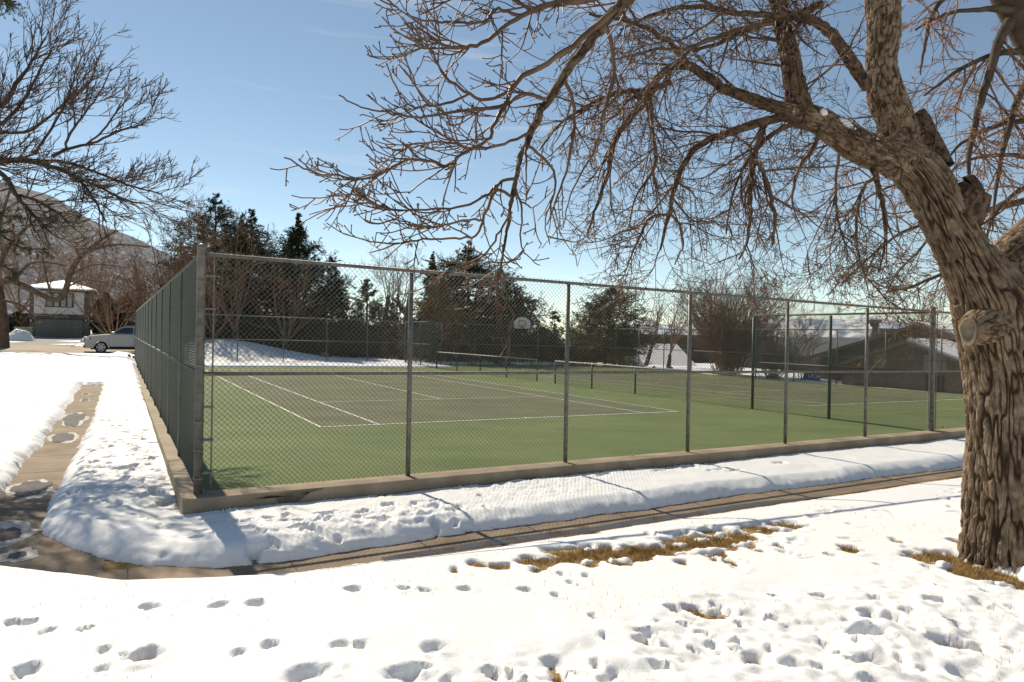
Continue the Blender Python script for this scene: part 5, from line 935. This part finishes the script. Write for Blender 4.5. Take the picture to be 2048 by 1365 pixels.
# ------------------------------------------------------------------ clubhouse at the right
m_brick = M('dark_brick', (.13, .085, .062), (.19, .13, .098), 5, .9, .3, 30); m_fasc = M('brown_fascia', (.15, .118, .09), (.19, .15, .115), 4, .8); m_panel = M('greenish_panel', (.25, .24, .18), (.29, .275, .21), 2, .8); m_groof = M('grey_metal_roof', (.11, .115, .125), (.14, .145, .155), .8, .6, stretch=(1, 1, 1)); m_blue = M('blue_banner', (.02, .05, .2), (.03, .07, .26), 5, .6); m_conduit = M('vent_metal', (.16, .155, .145), (.24, .235, .22), 8, .5, metal=.3)
club = thing('clubhouse', 'dark brick clubhouse with two low snowy gables behind the courts', 'building', tuple(W(36, 11, -.3)))
def gable(name_pre, s0, s1, left, apex, over, wall_in, snow, thick=.16):
    tl, zl = pls(*left, s0); ta, za = pls(*apex, s0); tr_ = 2*ta-tl; zr = zl     # t grows away to the left
    sl_ = (za-zl)/(tl-ta)
    m = MB(); poly = [W(s0+over, tl-wall_in, -1.2), W(s0+over, tr_+wall_in, -1.2), W(s0+over, tr_+wall_in, zl+sl_*wall_in-thick), W(s0+over, ta, za-thick), W(s0+over, tl-wall_in, zl+sl_*wall_in-thick)]
    m.prism(poly, (*(ev*(s1-s0-over)), 0)); wl = m.build('wall', m_brick, club)
    for side, (te_, nm) in enumerate(((tl, 'roof'), (tr_, 'roof'))):
        m = MB(); p = [W(s0, te_, zl-thick), W(s0, ta, za-thick), W(s0, ta, za), W(s0, te_, zl)]; m.prism(p, (*(ev*(s1-s0)), 0)); ro = m.build('roof', m_fasc, club)
        if snow[side]:
            m = MB(); p = [W(s0+.25, te_+(ta-te_)*.02, zl+.004+(za-zl)*.02), W(s0+.25, ta+(te_-ta)*.01, za+.002), W(s0+.25, ta+(te_-ta)*.01, za+.13), W(s0+.25, te_+(ta-te_)*.02, zl+.1+(za-zl)*.02)]; m.prism(p, (*(ev*(s1-s0-.3)), 0)); m.build('roof_snow', m_snow, ro)
    return tl, ta, tr_, zl, za
g1 = gable('front', 35.5, 46, (1663, 731), (1808, 681), .5, .35, (0, 1)); g2 = gable('back', 39.5, 52, (1617, 713), (1829, 648), .6, .4, (0, 1), .2)
for (a, b) in (((1748, 700), (1775, 727)), ((1848, 712), (1894, 742))):
    t0_, z0_ = pls(a[0], b[1], 36.); t1_, z1_ = pls(b[0], a[1], 36.); m = MB(); m.hexa([W(35.96, t0_, z0_), W(35.998, t0_, z0_), W(35.998, t1_, z0_), W(35.96, t1_, z0_), W(35.96, t0_, z1_), W(35.998, t0_, z1_), W(35.998, t1_, z1_), W(35.96, t1_, z1_)]); m.build('wall_panel', m_panel, club)
t0_, z0_ = pls(1852, 790, 36.); t1_, z1_ = pls(1888, 752, 36.); m = MB(); m.hexa([W(35.95, t0_, z0_), W(35.998, t0_, z0_), W(35.998, t1_, z0_), W(35.95, t1_, z0_), W(35.95, t0_, z1_), W(35.998, t0_, z1_), W(35.998, t1_, z1_), W(35.95, t1_, z1_)]); m.build('door', m_black, club)
t_, zb2 = pls(1748, 682, 44); _, zt2 = pls(1748, 640, 44); rp = 8.5*45/f; m = MB(); q = W(44, t_, 0)
m.tube([q+np.array([0, 0, z]) for z in (zb2-.6, zt2-.25)], rp, 14); vp = m.build('vent_pipe', m_conduit, club, True); m = MB(); m.tube([q+np.array([0, 0, z]) for z in (zt2-.25, zt2-.2, zt2, zt2+.02)], [rp*1.1, rp*1.7, rp*1.7, rp*1.1], 14); m.build('cap', m_conduit, vp)
# third roof with a snowy valley between the gables and the grey roof
def facet(name, label, cat_, pts2, s_, mats, depth=5., group=None):
    P = [W(s_, *pls(u, v, s_)) for u, v in pts2]; m = MB(); m.prism(P, (*(ev*depth), 0)); return m
hall = thing('hall', 'long low hall with a plain grey metal roof behind the clubhouse', 'building', tuple(W(52, 20, -.5)))
t0_, zr_ = pls(1520, 674, 56.); t1_, _ = pls(1790, 678, 56.); _, ze_ = pls(1660, 716, 50.)
m = MB(); m.add([W(50, t0_+1, ze_), W(50, t1_-1, ze_), W(56, t1_-1, zr_), W(56, t0_+1, zr_), W(62, t1_-1, ze_), W(62, t0_+1, ze_)], [(0, 1, 2, 3), (3, 2, 4, 5), (0, 3, 5), (1, 4, 2)]); m.build('roof', m_groof, hall)
m = MB(); sbox(m, 50.3, 61.7, t1_-.7, t0_+.7, -2.5, ze_-.02); m.build('wall', m_hgrey, hall)
bar = thing('barn', 'long low brown building behind the snowy roof and huge shrub', 'building', tuple(W(56, 42, -.5)))
m_brn = M('brown_cladding', (.085, .065, .05), (.11, .085, .068), 2, .85); q0, q1 = at(1252, 668, 80), at(1545, 672, 80); m = MB(); m.box((q0[0], 80, -3), (q1[0], 92, q0[2]-.25)); m.build('wall', m_brn, bar)
m = MB(); m.box((q0[0]-.4, 79.6, q0[2]-.246), (q1[0]+.4, 92.4, q0[2])); m.build('roof', m_fasc, bar)
shed = thing('snowy_hip_roof', 'small roof with a snowy slope rising between grey hall and clubhouse gable', 'building', tuple(W(46, 14, 0)))
ta_, za_ = pls(1756, 662, 47); tb_, zb3 = pls(1704, 692, 47); tc3, _ = pls(1840, 692, 47)
m = MB(); m.prism([W(47, tb_, zb3), W(47, tc3, zb3), W(47, ta_, za_)], (*(ev*6), 0)); ro = m.build('roof', m_fasc, shed)
m = MB(); m.add([W(47.2, tb_, zb3+.02), W(53, tb_, zb3+.02), W(53, ta_, za_+.1), W(47.2, ta_, za_+.1), W(47.2, tb_, zb3+.14), W(53, tb_, zb3+.14), W(53, ta_, za_+.2), W(47.2, ta_, za_+.2)], [(4, 5, 6, 7), (0, 1, 5, 4), (0, 4, 7, 3)]); m.build('roof_snow', m_snow, ro)
m = MB(); sbox(m, 47.4, 52.6, tc3+.3, tb_-.3, -2, zb3-.02); m.build('wall', m_brick, shed)
# blue banner on the rail behind the fence
bn = thing('blue_banner', 'blue banner with pale lettering low on the far right fence', 'banner', tuple(W(35., 15.5, .2)))
ta_, za_ = pls(1607, 760, 34.6); tb_, zb3 = pls(1641, 748, 34.6); zb3 += .12
m = MB(); m.hexa([W(34.58, ta_, za_), W(34.6, ta_, za_), W(34.6, tb_, za_), W(34.58, tb_, za_), W(34.58, ta_, zb3), W(34.6, ta_, zb3), W(34.6, tb_, zb3), W(34.58, tb_, zb3)]); m.build('sheet', m_blue, bn)
text('lettering', 'UIOA', .34, W(34.57, .68*tb_+.32*ta_, .5*(za_+zb3)-.02), (-dv[0], -dv[1], 0), (-ev[0], -ev[1], 0), m_white, bn, .003)
# ------------------------------------------------------------------ houses below the far corner
def plain_house(name, label, uL, uR, v_base, v_eave, v_ridge, Y, mw, snow=True, mr=None, shift=0):
    a, b = at(uL, v_eave, Y), at(uR, v_eave, Y); z0 = min(at(uL, v_base, Y)[2], gz(a[0], a[1]))-.5; r_ = at(.5*(uL+uR), v_ridge, Y+4)[2]; ze_ = .5*(a[2]+b[2]); root = thing(name, label, 'house', (.5*(a[0]+b[0]), Y, z0))
    m = MB(); m.box((a[0]+.3, Y+.4, z0), (b[0]-.3, Y+7.6, ze_-.03)); m.build('wall', mw, root)
    m = MB(); m.add([(a[0], Y, ze_), (b[0], Y, ze_), (b[0]-shift, Y+4, r_), (a[0]+shift, Y+4, r_), (b[0], Y+8, ze_), (a[0], Y+8, ze_)], [(0, 1, 2, 3), (3, 2, 4, 5), (0, 3, 5), (1, 4, 2), (0, 5, 4, 1)]); ro = m.build('roof', mr or m_fasc, root)
    if snow: m = MB(); e = .1; m.add([(a[0]+e, Y+.1, ze_+.06), (b[0]-e, Y+.1, ze_+.06), (b[0]-shift-e, Y+4, r_+.06), (a[0]+shift+e, Y+4, r_+.06), (a[0]+e, Y+.1, ze_+.22), (b[0]-e, Y+.1, ze_+.22), (b[0]-shift-e, Y+4, r_+.2), (a[0]+shift+e, Y+4, r_+.2)], [(4, 5, 6, 7), (0, 1, 5, 4), (1, 2, 6, 5), (0, 4, 7, 3), (2, 3, 7, 6)]); m.build('roof_snow', m_snow, ro)
    wv_ = (b[0]-a[0])
    for k in (.25, .65):
        m = MB(); m.box((a[0]+wv_*k, Y+.36, ze_-1.7), (a[0]+wv_*k+1.1, Y+.397, ze_-.7)); m.build('window', m_glass, root)
    return root
m_gw = M('grey_stucco', (.12, .105, .095), (.15, .135, .12), 2, .85)
plain_house('house', 'low grey house with thin snowy roof between fence post and flood light', 1128, 1222, 738, 702, 688, 72, m_gw)
plain_house('house', 'house below with a broad snow white roof by the leaning bare trees', 1262, 1400, 742, 738, 692, 64, m_gw, shift=1.2)
m_gr = M('bright_green_roof', (.01, .12, .05), (.015, .15, .065), 2, .6)
plain_house('shed', 'far shed with a bright green roof right of the backboard', 1112, 1152, 705, 694, 682, 92, m_gw, False, m_gr)
plain_house('house', 'house with snowy roof glimpsed through the twigs behind the mound', 520, 590, 660, 642, 622, 86, m_gw)
# ------------------------------------------------------------------ basketball goal and flood light
m_bb = M('backboard_white', (.55, .58, .55), (.62, .64, .61), 3, .5); m_or = M('orange_red_paint', (.5, .07, .03), None, rough=.5)
Yb = 54.; hp = thing('basketball_goal', 'basketball goal with white fan backboard on a grey pole', 'basketball goal', tuple(at(1018, 728, Yb)))
b0, b1 = at(1018, 729, Yb), at(1021, 644, Yb); m = MB(); m.tube([(b0[0], Yb, b0[2]-.2), (b0[0], Yb, b1[2])], .075, 12); m.build('pole', m_galv, hp, True)
bc = at(1044.5, 646, Yb-.5); m = MB(); m.tube([(b0[0], Yb, b1[2]-.05), (bc[0], Yb-.42, b1[2]-.05)], .05, 8); m.tube([(b0[0], Yb, b1[2]-.75), (bc[0], Yb-.42, b1[2]-.35)], .035, 8); m.build('arm', m_galv, hp, True)
hw_, ht_ = .66, .46; pts_ = [(-hw_*.86, -ht_), (hw_*.86, -ht_), (hw_, -ht_*.75)]+[(hw_*math.cos(q), -ht_*.15+ht_*1.15*math.sin(q)) for q in np.linspace(.05, math.pi-.05, 16)]+[(-hw_, -ht_*.75)]
m = MB(); m.prism([(bc[0]+x, bc[1], bc[2]+z) for x, z in pts_], (0, .06, 0)); bb = m.build('backboard', m_bb, hp)
m = MB(); x0, z0_ = .29, -.28
for (a, b, c_, d_) in ((-x0, z0_, x0, z0_+.06), (-x0, .12, x0, .18), (-x0, z0_+.062, -x0+.06, .118), (x0-.06, z0_+.062, x0, .118)): m.box((bc[0]+a, bc[1]-.012, bc[2]+b), (bc[0]+c_, bc[1]-.003, bc[2]+d_))
m.build('target_square', m_or, bb)
m = MB(); ring = [(bc[0]+.05+.23*math.cos(q), bc[1]-.4+.23*math.sin(q), bc[2]-.33) for q in np.linspace(0, 2*math.pi, 22)]; m.tube(ring, .014, 6, False); m.box((bc[0]-.06, bc[1]-.17, bc[2]-.42), (bc[0]+.06, bc[1]-.004, bc[2]-.3)); m.build('rim', m_or, hp)
q = cp(34.4, 36.9); fl = thing('flood_light', 'square flood light box on a dark post at the far court corner', 'lamp', tuple(q)); zt_ = at(1206, 648, q[1])[2]
m = MB(); m.tube([q+np.array([0, 0, -.2]), np.array([q[0], q[1], zt_])], .07, 10); m.build('post', m_dgreen, fl, True)
m_beige = M('lamp_housing', (.36, .31, .24), (.42, .37, .29), 4, .6); a = .34; tl = Vector((.4, -1, -.35)).normalized(); m = MB(); ctr = np.array([q[0]+.02, q[1], zt_+.42]); ux_ = np.array([.93, .37, 0])*a; uz_ = np.array([.08, -.2, .97])*.46; uy_ = np.cross(uz_, ux_); uy_ = uy_/np.linalg.norm(uy_)*.3
m.obox(ctr-ux_-uz_-uy_*.5, 2*ux_, uy_, 2*uz_); hd = m.build('housing', m_beige, fl, bevel=.03)
# ------------------------------------------------------------------ a few dead leaves caught on fence, rail and court
m_leaf = M('dead_leaf', (.30, .12, .04), (.42, .2, .07), 30, .8)
for k, (u, v, Y, lab) in enumerate([(1339, 842, None, 'dead orange leaf lying on the green court near the baseline'), (1714, 745, 13.2, 'dead leaf caught on the fence mid rail left of the big tree'), (1718, 730, 13.2, 'dead leaf stuck in the mesh above the mid rail'), (1886, 855, 15.5, 'dead leaf standing in the fence foot beside the big trunk'), (1869, 661, 15.4, 'dead leaf hung near the top of the end post'), (1888, 655, 15.5, 'dead leaf in the mesh right of the end post'), (1263, 912, None, 'dead dark leaf on the concrete kerb below the fence')]):
    if Y is None: D_ = ray(u, v); k_ = (-CAM_H)/(D_[2]-PA*D_[0]-PB*D_[1]); p = np.array([D_[0]*k_, D_[1]*k_, D_[2]*k_+CAM_H+.01])
    else: p = at(u, v, Y)
    a1 = unit(rng.normal(0, 1, 3)); a2 = unit(np.cross(a1, rng.normal(0, 1, 3))); L_ = .05 if Y is None else .045; a3 = np.cross(a1, a2)
    if Y is None: a1 = np.array([.3, .9, .1]); a2 = np.array([.9, -.3, .25]); a3 = np.array([0, 0, .4])
    V = [p-a1*L_, p-a1*L_*.2+a2*L_*.55+a3*.012, p+a1*L_*.4+a2*L_*.45+a3*.012, p+a1*L_*1.2, p+a1*L_*.4-a2*L_*.45+a3*.012, p-a1*L_*.2-a2*L_*.55+a3*.012, p+a3*-.004]
    tag(raw('dead_leaf', V, [np.array([(6, i, (i+1) % 6) for i in range(6)])], m_leaf), lab, 'leaf', 'dead leaves on court and fence')
